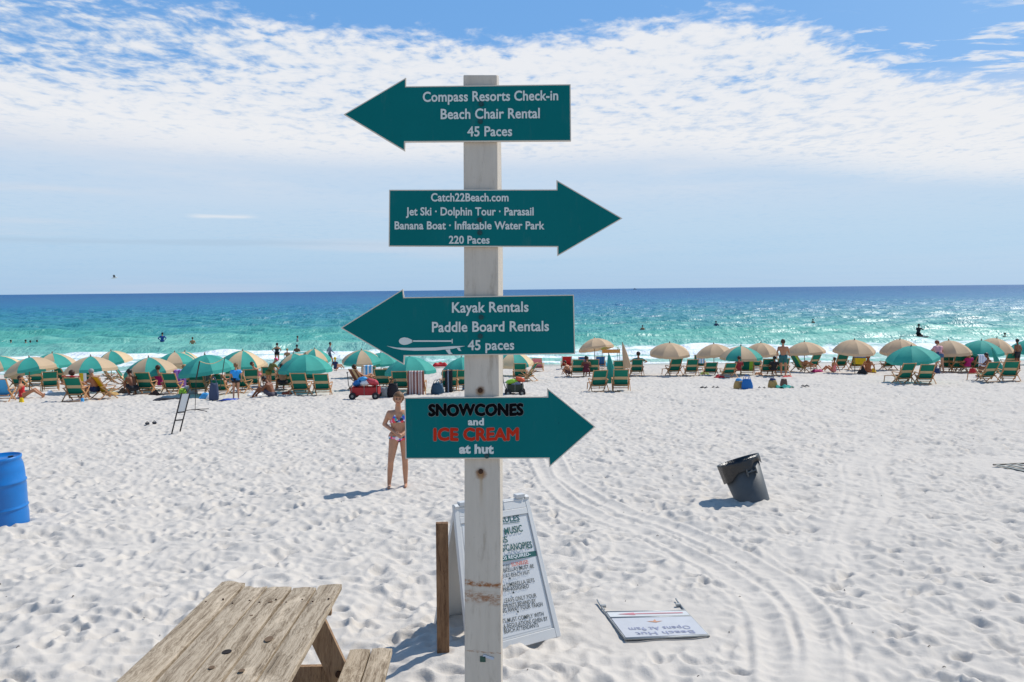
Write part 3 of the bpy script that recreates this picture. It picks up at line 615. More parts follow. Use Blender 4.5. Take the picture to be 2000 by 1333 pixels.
rule('DS REQUIRED-', 981, 1094.5, 1037, 1085, 6.5, M('band_lettering', (0.75, 0.78, 0.78), 0.5), .015, w=-.0025)
m = MB(); m.add([qf(*uv_of(979, 1024.5), -.003), qf(*uv_of(1016, 1020), -.003), qf(*uv_of(1016, 1018.8), -.003), qf(*uv_of(979, 1023.3), -.003)], [(0, 1, 2, 3)]); m.build('heading_underline', TG, fb, fix=False)
m = MB()
for u in (.12, .88): c = quad(FL, FR, TR, TL, u, 1.0) - B0; m.beam(c - (FR - FL) * .05, c + (FR - FL) * .05, .05, .03)
m.build('hinge', SW, SGN, bevel=.004)

# ------------------------------------------------------------------ picnic table
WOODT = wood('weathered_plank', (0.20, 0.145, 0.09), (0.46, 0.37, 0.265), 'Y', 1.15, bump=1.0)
WOODL = wood('underframe_timber', (0.20, 0.12, 0.07), (0.34, 0.22, 0.13), 'Z', 1.0, bump=.5)  # browner, darker wood of the legs, cross beams and cleats
pL, pR = P(456, 1139, 5.46), P(660, 1152, 5.30)
ctr = (pL + pR) / 2; a_ = math.atan2(75 / F, 1) ; slope = -0.070
t_ = empty('picnic_table', (0, 0, 0), 0, 'weathered grey picnic table with attached benches in the lower left corner', 'picnic table')
xd = Vector((1, 0.05, -0.012)).normalized(); yd = Vector((-75 / F, 1, slope)).normalized(); zd = xd.cross(yd).normalized(); yd = zd.cross(xd)
t_.matrix_world = Matrix.Translation(ctr + zd * 0) @ Matrix((xd, yd, zd)).transposed().to_4x4(); bpy.context.view_layer.update(); TBL = t_
def plank(name, x0, x1, y0, y1, zt, th, seed, ragged=.022, material=WOODT, tilt=0.0):
    r_ = random.Random(seed); m_ = MB(); nx, ny = 4, 22
    def top(u, v):
        yy = y0 + (y1 - y0) * v; e = r2_(u) if v in (0, 1) else 0
        return Vector((x0 + (x1 - x0) * u, yy + e * (1 if v == 1 else 0), zt + tilt * (u - .5) - .003 * (abs(2 * u - 1) ** 4) + .003 * math.sin(v * 7 + seed)))
    en = [r_.uniform(-ragged, ragged) for _ in range(nx + 1)]
    def r2_(u): return en[int(round(u * nx))]
    T_ = [[top(i / nx, j / ny) for j in range(ny + 1)] for i in range(nx + 1)]
    vs = [p for row in T_ for p in row]; w_ = len(vs); vs += [p - Vector((0, 0, th)) for p in vs]; fs = []; S = ny + 1
    for i in range(nx):
        for j in range(ny): a = i * S + j; fs += [(a, a + S, a + S + 1, a + 1), (a + w_, a + 1 + w_, a + S + 1 + w_, a + S + w_)]
    for j in range(ny): fs += [(j, j + 1, j + 1 + w_, j + w_), (nx * S + j, nx * S + j + w_, nx * S + j + 1 + w_, nx * S + j + 1)]
    for i in range(nx): fs += [(i * S, i * S + w_, (i + 1) * S + w_, (i + 1) * S), (i * S + ny, (i + 1) * S + ny, (i + 1) * S + ny + w_, i * S + ny + w_)]
    m_.add(vs, fs); return m_.build(name, material, TBL, bevel=.003)
hw = (pR - pL).length / 2; edges = np.linspace(-hw - .06, hw, 6)
for i in range(5):
    plank('tabletop_board', edges[i] + .006, edges[i + 1] - .006, -2.3, .0 + (.075 if i == 0 else [0, .0, -.012, .004, .012][i]), [.012, 0, .004, -.002, .003][i], .036, i + 1, tilt=[-.012, .002, -.003, .002, .006][i])
for sx in (1, -1):
    for q_ in range(2):
        x0 = sx * (hw + (.075 if sx > 0 else .135)) + (q_ * .142) * sx; x0, x1 = sorted((x0, x0 + .136 * sx)); plank('bench_board', x0 + .002, x1 - .002, -2.3, -.14 + .004 * q_ + (.06 if sx < 0 else 0), -.315 - (.05 if sx > 0 else 0), .036, 11 + q_ + (5 if sx < 0 else 0), ragged=.006)
for yy in (-.33, -1.9):
    for sx in (1, -1):
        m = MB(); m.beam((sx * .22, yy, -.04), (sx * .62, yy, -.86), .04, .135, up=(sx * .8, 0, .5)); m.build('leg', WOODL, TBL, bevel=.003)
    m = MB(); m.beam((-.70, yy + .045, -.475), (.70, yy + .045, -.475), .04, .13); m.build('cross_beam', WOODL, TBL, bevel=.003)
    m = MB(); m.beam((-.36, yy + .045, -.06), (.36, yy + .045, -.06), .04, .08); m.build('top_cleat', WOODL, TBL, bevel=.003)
    m = MB(); m.tube([(.42, yy - .01, -.44), (.42, yy - .035, -.44)], .02, 10); m.build('bolt', M('rust_metal', (0.05, 0.02, 0.008), 0.8), TBL)
for i in range(5):
    for yy in (-.31, -.36, -1.88):
        m = MB(); xm = (edges[i] + edges[i + 1]) / 2 + (.045 if yy != -.36 else -.045); m.tube([(xm, yy, .004), (xm, yy, .0075 + [.012, 0, .004, 0, .003][i])], .006, 8); m.build('nail', M('rust_metal', (0.05, 0.02, 0.008), 0.8), TBL)
def disc_on(px, py, rx, ry, zoff, material, name):
    m_ = MB(); # locate on table plane
    a_, b_ = un(px, py); d_ = Vector((a_, 1, -b_)); o_ = Vector((0, 0, CAMZ)); t0 = ((ctr - o_).dot(zd)) / d_.dot(zd); p = TBL.matrix_world.inverted() @ (o_ + d_ * t0)
    m_.tube([(p.x, p.y, zoff - .002), (p.x, p.y, zoff)], 1.0, 16); me = m_.build(name, material, TBL)
    for v in me.data.vertices: v.co.x = p.x + (v.co.x - p.x) * rx; v.co.y = p.y + (v.co.y - p.y) * ry
HOLE = M('knot_hole', (0.012, 0.008, 0.006), 0.9); KN = M('knot_wood', (0.14, 0.085, 0.045), 0.8, var=.4, vscale=40)
disc_on(443, 1276, .024, .030, .0085, HOLE, 'bored_hole'); disc_on(528, 1178, .013, .016, .0085, KN, 'knot'); disc_on(413, 1307, .015, .02, .0085, KN, 'knot')
disc_on(525, 1251, .022, .042, .0085, KN, 'knot'); disc_on(472, 1313, .015, .02, .0085, KN, 'knot'); disc_on(491, 1205, .010, .013, .0085, KN, 'knot')

# ------------------------------------------------------------------ bin, barrel
b0 = G(1487, 988); base = Vector((b0.x, b0.y + .22, 0)); base.z = P(1487, 984, base.y).z - .10
t_ = empty('trash_can', base, 0, 'grey plastic trash can leaning to the left, black bag folded over its rim', 'trash can'); t_.rotation_euler = (R(-12), R(-17.5), 0)
CAN = M('grey_can_plastic', (0.075, 0.08, 0.082), 0.5, var=.35, vscale=4, bump=.1); BAG = M('black_bag', (0.006, 0.006, 0.007), 0.28, spec=.6, bump=1.0, bscale=30)
m = MB(); m.lathe([(.20, 0), (.222, .015), (.228, .04), (.222, .06), (.275, .66), (.262, .66), (.205, .05)], 36, closed=False); m.lathe([(.001, .02), (.215, .02)], 36, closed=False); m.build('can_body', CAN, t_, smooth=True, auto=1)
m = MB()
r_ = random.Random(4); fr = [r_.uniform(-1, 1) for _ in range(48)]
m.lathe([(.235, .52), (.262, .62), (.290, .735), (.305, .738), (.304, .70), (.300, .655), (.293, .61)], 48, closed=False, fn=lambda a, i: 1 + .012 * math.sin(a * 13 + i) + .010 * fr[int(a / (2 * PI) * 48) % 48])
for v_i, v in enumerate(m.v):
    if v_i // 48 == 6: m.v[v_i] = (v[0], v[1], v[2] + -.015 + .03 * math.sin((v_i % 48) * .39 * 2) + .03 * math.sin((v_i % 48) * PI / 24 * 5) + .06 * max(0, math.cos(math.atan2(v[1], v[0]) + .2)) - .12 * max(0, -math.cos(math.atan2(v[1], v[0]))))
m.build('bin_bag', BAG, t_, smooth=True)
for sa in (-75, 105):
    m = MB(); a = R(sa); c = Vector((math.cos(a), math.sin(a), 0)); s_ = Vector((-math.sin(a), math.cos(a), 0))
    m.beam(c * .285 - s_ * .07 + Vector((0, 0, .55)), c * .285 + s_ * .07 + Vector((0, 0, .55)), .03, .02); 
    for e in (-1, 1): m.beam(c * .27 + s_ * .07 * e + Vector((0, 0, .50)), c * .285 + s_ * .07 * e + Vector((0, 0, .60)), .02, .03)
    m.build('handle', CAN, t_, bevel=.004)
BL = M('blue_drum_plastic', (0.006, 0.16, 0.48), 0.36, spec=.5, var=.22, vscale=3, bump=.08, bscale=30)
Yb = 10.3; p = P(7, 1032, Yb); t_ = empty('plastic_barrel', (p.x, Yb, p.z - .02), 0, 'bright blue plastic barrel cut by the left edge of the picture', 'barrel'); t_.rotation_euler = (R(2), R(-2.5), 0)
prof = [(.27, 0), (.287, .015), (.294, .06), (.296, .20), (.289, .27)] + [(.289, .275), (.300, .285), (.300, .30), (.290, .31)] + [(.291, .33), (.292, .56), (.288, .60), (.299, .61), (.299, .625), (.286, .64), (.282, .76), (.272, .83), (.252, .885), (.258, .90), (.262, .915), (.262, .94), (.250, .945), (.246, .925), (.02, .92)]
m = MB(); m.lathe([(0.001, 0)] + prof + [(.001, .92)], 48, closed=False); m.build('barrel_body', BL, t_, smooth=True)
m = MB(); m.lathe([(.03, .921), (.032, .935), (.001, .937)], 12, c=(.13, .05, 0), closed=False); m.build('bung_cap', M('bung', (.02, .02, .02), .5), t_)

# ------------------------------------------------------------------ fallen sign on the sand
def gl(px, py, up=.012): return G(px, py, up)
c1, c2, c3, c4 = gl(1168, 1178), gl(1322, 1176), gl(1385, 1243), gl(1222, 1250)
org = (c1 + c2 + c3 + c4) / 4
t_ = empty('fallen_sign', org, 0, 'white sign with metal frame lying flat on the sand, text upside down', 'sign'); bpy.context.view_layer.update(); FS = t_
FRM = M('dull_frame_metal', (0.38, 0.38, 0.36), .5, metal=.3, var=.3, vscale=20)
L_ = lambda u, v, w=0: quad(c4, c3, c2, c1, u, v) + Vector((0, 0, w)) - org
for i, u in enumerate((0, 1)): m = MB(); m.tube([L_(u, 0), L_(u, .3), L_(u, .7), L_(u, .97, .01), L_(u, 1.03, .02)], .008, 8); m.build('side_rail', FRM, t_, smooth=True)
for v in (0.0, .53, .70): m = MB(); m.tube([L_(0, v, .006), L_(1, v, .006)], .009, 8); m.build('cross_rail', FRM, t_, smooth=True)
for u, d_ in ((.06, 1), (.94, -1)): m = MB(); m.beam(L_(u - .06 * d_, .87, .01), L_(u, .87, .01), .03, .02); m.build('bracket', FRM, t_)
PW = M('faded_panel_white', (0.50, 0.50, 0.51), .5, var=.12)
m = MB(); m.add([L_(.01, .02, .012), L_(.99, .02, .012), L_(.99, .51, .012), L_(.01, .51, .012)] + [L_(.01, .02, 0), L_(.99, .02, 0), L_(.99, .51, 0), L_(.01, .51, 0)], [(0, 1, 2, 3), (7, 6, 5, 4), (0, 4, 5, 1), (1, 5, 6, 2), (2, 6, 7, 3), (3, 7, 4, 0)]); pn = m.build('text_panel', PW, t_)
m = MB(); m.add([L_(.01, .55, .012), L_(.99, .55, .012), L_(.99, .68, .012), L_(.01, .68, .012)] + [L_(.01, .55, 0), L_(.99, .55, 0), L_(.99, .68, 0), L_(.01, .68, 0)], [(0, 1, 2, 3), (7, 6, 5, 4), (0, 4, 5, 1), (1, 5, 6, 2), (2, 6, 7, 3), (3, 7, 4, 0)]); ap = m.build('arrow_panel', M('cream_panel', (.60, .60, .58), .5), t_)
m = MB(); A = lambda u, v: L_(u, v, .0145); m.add([A(.12, .615), A(.33, .58), A(.33, .603), A(.93, .603), A(.93, .627), A(.33, .627), A(.33, .65)], [(0, 1, 2, 3, 4, 5, 6)]); m.build('pink_arrow', M('faded_red', (.52, .20, .22), .6), ap, fix=False)
bpy.context.view_layer.update(); FT = M('faded_blue_lettering', (.27, .28, .38), .5, var=.5, vscale=25)
fnp = lambda u, v, _w: L_(1 - u, .52 - v, .0145) + org      # upside down
letters('Beach Hut', .14, .84, .395, .075, lambda u, v, w: L_(1 - u, .52 - .395 + .0 - (v - .395) - .0, .0145) + org, FT, pn, bold=.01)
letters('Opens At 9am', .14, .88, .27, .085, lambda u, v, w: L_(1 - u, .52 - .27 - (v - .27) , .0145) + org, FT, pn, bold=.01)
m = MB(); m.add([A(.40, .40), A(.50, .36), A(.60, .40), A(.52, .395), A(.52, .45), A(.48, .40)], [(0, 1, 2, 3, 4, 5)]); m.build('faded_emblem', M('faded_orange', (.5, .25, .15), .6), pn, fix=False)
# grey frame at the right edge
c1, c2 = G(1940, 908, .04), G(2050, 903, .04); org = (c1 + c2) / 2
t_ = empty('flat_metal_frame', org, 0, 'flat grey metal frame lying on sand at the right edge', 'metal frame')
m = MB(); w_ = Vector((.25, -.75, 0)); m.tube([c1 - org, c2 - org], .015, 6); m.tube([c1 - org + w_, c2 - org + w_], .015, 6); m.build('side_rail', DARKM, t_)
for q_ in range(6):
    m = MB(); s_ = (c2 - c1) * (q_ / 5 * .9 + .05); m.beam(c1 - org + s_, c1 - org + s_ + w_, .06, .012); m.build('slat', GREYM, t_)
# tilted narrow sign stand and the rope poles
a, b_ = G(335, 845), G(349, 836); H_ = .98
t_ = empty('leaning_sign_stand', a, 0, 'narrow dark sign stand like a short ladder holding a white panel', 'sign stand')
rgt = Vector((.16, .12, 0)); upv = Vector((.22, .10, .96)) 
m = MB(); m.tube([(0, 0, -.05), upv], .018, 6); m.build('leg', DARKM, t_); m = MB(); m.tube([rgt + Vector((0, 0, .0)), rgt + upv * .96], .018, 6); m.build('leg', DARKM, t_)
for f_ in (.30, .50): m = MB(); m.tube([upv * f_, rgt + upv * f_], .016, 6); m.build('rung', DARKM, t_)
m = MB(); m.add([upv * .52, rgt + upv * .52, rgt + upv * .96, upv * .97], [(0, 1, 2, 3)]); m.build('white_panel', WHITEP, t_, solid=.006)
a = G(381, 803); t_ = empty('rope_stand', a, 0, 'thin dark tripod stand with two poles joined by a cream rope', 'rope stand')
p1 = P(390, 706, a.y) - a; q1 = P(436, 782, a.y + .1) - a; p2 = P(439, 698, a.y + .2) - a
m = MB(); m.tube([(0, 0, 0), P(383, 742, a.y) - a], .010, 6); m.tube([P(383, 742, a.y) - a, p1], .022, 6); m.build('pole', DARKM, t_); m = MB(); m.tube([P(430, 760, a.y + .2) - a, p2], .012, 6); m.build('pole', DARKM, t_)
m = MB(); m.tube([p1 * (1 - s_) + p2 * s_ - Vector((0, 0, .14 * math.sin(PI * s_))) for s_ in np.linspace(0, 1, 9)], .012, 6); m.build('rope', M('cream_rope', (.62, .50, .28), .8), t_)
for d_ in ((-.5, -.15), (.45, -.2), (.30, .35)):
    m = MB(); m.tube([(0, 0, .05), (d_[0], d_[1], .01)], .012, 6); m.build('foot', DARKM, t_)

# ------------------------------------------------------------------ beach umbrellas
NP = 8; RIB = [(0.0, 0.0), (.22, -.035), (.45, -.115), (.68, -.24), (.86, -.385), (1.0, -.55)]
def panel_mesh(material, name, k_=0):
    m_ = MB(); a0, a1 = 0.0, 2 * PI / NP
    def pt(u, v):
        x_ = u * (len(RIB) - 1); i = min(int(x_), len(RIB) - 2); f = x_ - i; r_ = RIB[i][0] * (1 - f) + RIB[i + 1][0] * f; z_ = RIB[i][1] * (1 - f) + RIB[i + 1][1] * f
        p0 = Vector((math.cos(a0) * r_, math.sin(a0) * r_, z_)); p1 = Vector((math.cos(a1) * r_, math.sin(a1) * r_, z_)); p = p0 * (1 - v) + p1 * v
        p.z += -.018 * math.sin(PI * v) * r_; return p
    m_.sheet(pt, 5, 4)
    o_ = len(m_.v) - 5; rim = [Vector(m_.v[o_ + j]) for j in range(5)]
    m_.add(rim + [p * 1.015 - Vector((0, 0, .11 + .014 * (j % 2))) for j, p in enumerate(rim)], [(j, j + 1, j + 6, j + 5) for j in range(4)])
    return m_.mesh(name, material, True)
PM = {'g': panel_mesh(GREEN, 'green_panel'), 't': panel_mesh(TAN, 'tan_panel'), 'c': panel_mesh(CREAM, 'cream_panel'), 'o': panel_mesh(ORANGE, 'orange_panel')}
m = MB(); m.tube([(0, 0, 0), (0, 0, 1)], .021, 8); POLEM = m.mesh('umbrella_pole', POLE, True)
m = MB()
for j in range(NP):
    a = 2 * PI * j / NP; m.tube([(math.cos(a) * r_ * .99, math.sin(a) * r_ * .99, z_ - .012) for r_, z_ in RIB], .006, 4)
    m.tube([(0, 0, -.42), (math.cos(a) * .5, math.sin(a) * .5, -.155)], .005, 4)
RIBM = m.mesh('umbrella_ribs', DARKM); m = MB(); m.lathe([(.03, -.01), (.035, .02), (.018, .05), (.014, .09), (.001, .10)], 8, closed=False); FINM = m.mesh('umbrella_finial', POLE, True)
def child(name, me, parent, mtx): o_ = bpy.data.objects.new(name, me); C.objects.link(o_); o_.parent = parent; o_.matrix_local = mtx; return o_
def umbrella(ax, ay, wpx, style, tilt, label, group='open beach umbrellas', Y=None, yaw=None, away=0.0):
    Y = Y or 2.06 * F / wpx; top = P(ax, ay, Y); g_ = gz(top.x, Y); r_ = wpx / F * Y / 2 / 0.97
    lean = R(tilt); h = top.z - g_
    t_ = empty('beach_umbrella', (top.x, Y, g_), 0, label, 'umbrella', group)
    rr = random.Random(int(ax * 7)); yw = yaw if yaw is not None else rr.uniform(0, PI / 4)
    T = Matrix.Translation((0, 0, h - .03)) @ Matrix.Rotation(-lean - R(rr.uniform(-3, 5)), 4, 'Y') @ Matrix.Rotation(R(away + rr.uniform(-6, 6)), 4, 'X') @ Matrix.Diagonal((r_, r_, r_ * rr.uniform(.88, 1.14), 1)) @ Matrix.Rotation(0, 4, 'Z')
    for j in range(NP):
        s_ = style[j % len(style)]; child('canopy_panel', PM[s_], t_, T @ Matrix.Rotation(yw + 2 * PI * j / NP, 4, 'Z'))
    child('ribs', RIBM, t_, T @ Matrix.Rotation(yw, 4, 'Z')); child('finial', FINM, t_, T)
    child('pole', POLEM, t_, Matrix.Translation((0, 0, -.3)) @ Matrix.Diagonal((1, 1, h + .25, 1)))
    return t_
UM = [(-8, 695, 84, 'gc', 8, 'green and cream umbrella cut by the left edge of the picture'),
 (57, 697, 93, 'gt', 10, 'green and tan umbrella, second from the left edge, front row'),
 (102, 689, 82, 'gt', 5, 'green and tan umbrella behind the second and third front ones'),
 (177, 695, 97, 'gt', 4, 'green and tan umbrella above the woman in the red-draped chair'),
 (217, 685, 68, 'gc', 8, 'small far green and cream umbrella behind the red-draped chair'),
 (290, 697, 95, 'gt', 6, 'green and tan umbrella left of the leaning sign stand'),
 (341, 687, 76, 'gt', 6, 'green and tan umbrella just behind the rope stand poles, left one'),
 (361, 686, 72, 'gc', -5, 'teal and tan umbrella far behind the solid green one by the rope stand'),
 (400, 692, 103, 'g', 4, 'solid green umbrella standing behind the rope stand'),
 (474, 684, 80, 'gc', -4, 'green and cream umbrella rising behind the child in the blue shirt'),
 (483, 692, 74, 'gt', 2, 'green and tan umbrella directly above the child in the blue shirt'),
 (614, 681, 62, 'cg', -6, 'far cream and green umbrella behind the biggest green one'),
 (573, 690, 72, 'gt', 8, 'tan and green umbrella half hidden by the biggest green one'),
 (596, 691, 99, 'g', 1, 'solid green umbrella over two empty chairs, largest left of the signs'),
 (706, 683, 76, 'gt', 0, 'green and brown umbrella over the reclining woman in the brown chair'),
 (744, 688, 74, 'g', 3, 'solid green umbrella partly hidden by the tip of the third arrow board'),
 (800, 695, 98, 'g', 2, 'solid green umbrella just left of the post between lowest two boards'),
 (901, 697, 84, 'g', 4, 'solid green umbrella half hidden by the left of the white post'),
 (1002, 686, 76, 'gc', 3, 'cream and green umbrella just right of the post under the third board'),
 (1161, 660, 68, 't', 3, 'tan umbrella tipped back showing its orange lit underside'),
 (1308, 669, 78, 't', 2, 'tan umbrella, first right of the closed umbrellas'),
 (1394, 671, 72, 't', 2, 'tan umbrella just left of the green and tan one'),
 (1447, 675, 78, 'gt', 0, 'green and tan umbrella with the blue bags lying before it'),
 (1486, 669, 66, 't', -2, 'tan umbrella half hidden behind the green and tan one'),
 (1571, 667, 74, 't', 2, 'tan umbrella right of the standing bare-backed man'),
 (1669, 663, 77, 't', 2, 'tan umbrella over the blue and yellow towel chair'),
 (1758, 662, 73, 't', 2, 'tan umbrella partly hidden by the nearest green one on the right'),
 (1780, 675, 93, 'g', 5, 'solid green umbrella over two empty chairs on the right'),
 (1853, 664, 77, 't', 0, 'tan umbrella behind the woman in denim shorts'),
 (1917, 664, 76, 'g', 0, 'solid green umbrella above the chair with the white towel'),
 (1947, 660, 68, 't', -8, 'tan umbrella at the far right behind the solid green one'),
 (2010, 664, 66, 'g', 3, 'green umbrella cut by the right edge of the picture')]
for (ax, ay, w_, st, ti, lb) in UM:
    umbrella(ax, ay, w_, st, ti, lb, away=(-14 if ax == 1161 else 3))
def closed_umbrella(tx, ty, bx, by, wpx, material, label, groundpy):
    g_ = G(bx, groundpy); Y = g_.y; t_ = empty('closed_umbrella', g_, 0, label, 'umbrella', 'folded beach umbrellas')
    top = P(tx, ty, Y) - g_; bot = P(bx, by, Y) - g_; d_ = (top - bot); L = d_.length; q_ = d_.to_track_quat('Z', 'Y').to_matrix().to_4x4(); T = Matrix.Translation(bot) @ q_
    rr = wpx / F * Y / 2; m_ = MB(); m_.lathe([(rr, 0), (rr * 1.02, .1 * L), (rr * .85, .3 * L), (rr * .6, .6 * L), (rr * .3, .88 * L), (.02, L)], 24, fn=lambda a, i: 1 + .16 * math.sin(a * 8 + i * .15), closed=False)
    o_ = m_.build('folded_canopy', material, t_, smooth=True); o_.matrix_local = T
    m_ = MB(); m_.tube([top + d_.normalized() * .06, bot - d_.normalized() * ((bot.z + .2) / d_.normalized().z)], .02, 6); m_.build('pole', POLE, t_)
closed_umbrella(1189, 692, 1196, 748, 20, GREEN, 'closed dark green umbrella between two empty chairs right of the signs', 763)
closed_umbrella(1216, 671, 1226, 719, 15, TAN, 'closed tan umbrella behind the closed green one', 738)
closed_umbrella(1938, 682, 1955, 728, 13, GREEN, 'closed green umbrella hanging slanted by the last chair pair on the right', 742)

# ------------------------------------------------------------------ beach chairs (wooden frame, striped sling, face the sea)
m = MB()
for s_ in (-1, 1): m.beam((s_ * .285, .20, .10), (s_ * .285, -.30, .90), .03, .045, up=(0, 1, .5))
m.beam((-.30, -.295, .885), (.30, -.295, .885), .03, .03); m.beam((-.27, .19, .13), (.27, .19, .13), .03, .03); BF = m.mesh('chair_back_frame', CHWOOD)
def band(mats, f):
    m_ = MB()
    def pt(u, v):
        z_ = .20 + .675 * u; y_ = .115 - .40 * u; x_ = (v - .5) * .52; return Vector((x_, y_ + .035 * math.sin(PI * u) * (1 - (2 * v - 1) ** 2 * .3), z_))
    m_.sheet(pt, 12, 3, mif=f); m_.sheet(lambda u, v: pt(u, v) - Vector((0, .012, 0)), 12, 3, mif=f); return m_.mesh('chair_back_sling', mats, True)
STR = lambda u, v: 1 if .38 < u < .62 else 0
BS = band([CHGREEN, CHCREAM], STR)
m = MB(); m.sheet(lambda u, v: Vector(((v - .5) * .5, -.06 + .52 * u, .26 + .07 * u - .04 * math.sin(PI * u))), 6, 3, mif=lambda u, v: 1 if .4 < u < .6 else 0); SS_ = m.mesh('chair_seat_sling', [CHGREEN, CHCREAM], True)
m = MB()
for s_ in (-1, 1): m.beam((s_ * .262, -.12, .27), (s_ * .262, .50, .35), .028, .04)
m.beam((-.26, .49, .345), (.26, .49, .345), .03, .03); m.beam((-.30, -.28, .05), (.30, -.28, .05), .03, .03); m.beam((-.26, -.1, .27), (.26, -.1, .27), .03, .03); SFR = m.mesh('chair_seat_frame', CHWOOD)
m = MB(); m.beam((0, -.22, .50), (0, .34, .52), .06, .02); AR = m.mesh('chair_armrest', CHWOOD)
m = MB(); m.beam((0, .36, .50), (0, -.30, .0), .026, .035, up=(0, 1, 1)); LG1 = m.mesh('chair_rear_leg', CHWOOD)
m = MB(); m.beam((0, -.20, .50), (0, .46, .0), .026, .035, up=(0, 1, 1)); LG2 = m.mesh('chair_front_leg', CHWOOD)
m = MB()
for s_ in (-1, 1): m.beam((s_ * .24, .50, .33), (s_ * .24, .98, .27), .025, .03); m.beam((s_ * .24, .93, .28), (s_ * .26, .97, 0), .025, .03)
for j in range(4): m.beam((-.24, .60 + j * .11, .325 - j * .014), (.24, .60 + j * .11, .325 - j * .014), .05, .015)
FTR = m.mesh('chair_footrest', CHWOOD); I4 = Matrix.Identity(4)
def chair_proto(name, sling, label, frame=None, foot=False):
    t_ = empty(name); 
    child('backrest_frame', BF, t_, I4); child('back_sling', sling, t_, I4); child('seat_sling', SS_, t_, I4); child('seat_frame', SFR, t_, I4)
    for s_ in (-1, 1): child('armrest', AR, t_, Matrix.Translation((s_ * .325, 0, 0))); child('leg', LG1, t_, Matrix.Translation((s_ * .345, 0, 0))); child('leg', LG2, t_, Matrix.Translation((s_ * .31, 0, 0)))
    if foot: child('footrest', FTR, t_, I4)
    return t_
def slingof(*mats, f=STR): return band(list(mats), f)
SLN = {'n': BS, 'y': slingof(YEL, YEL), 'p': slingof(PINK, CHCREAM), 'r': slingof(RED, RED), 'b': slingof(M('brown_sling', (.16, .05, .03), .7), CHCREAM, f=lambda u, v: 1 if .4 < v < .6 else 0),
       'l': band([LBLUE, WHITE], lambda u, v: 1 if (u * 6) % 1 < .22 else 0), 'u': slingof(BLUE, BLUE), 'v': band([CHGREEN, LIME], lambda u, v: 1 if v > .66 else 0)}
PR = {}
def chair(cx, by, label, yaw=0.0, kind='n', foot=False, low=1.0, recl=0.0):
    key = (kind, foot)
    g_ = G(cx, by); Y = g_.y + .25; p = P(cx, by, Y); p.z = gz(0, Y) - .012
    if key not in PR: PR[key] = chair_proto('beach_chair', SLN[kind], '', foot=foot); t_ = PR[key]
    else: t_ = copy_tree(PR[key])
    t_.location = p; t_.rotation_euler = (R(recl), 0, R(yaw)); s_ = random.Random(int(cx)).uniform(.97, 1.04); t_.scale = (s_, s_, s_ * low); tag(t_, label, 'beach chair', 'wooden beach chairs'); return t_
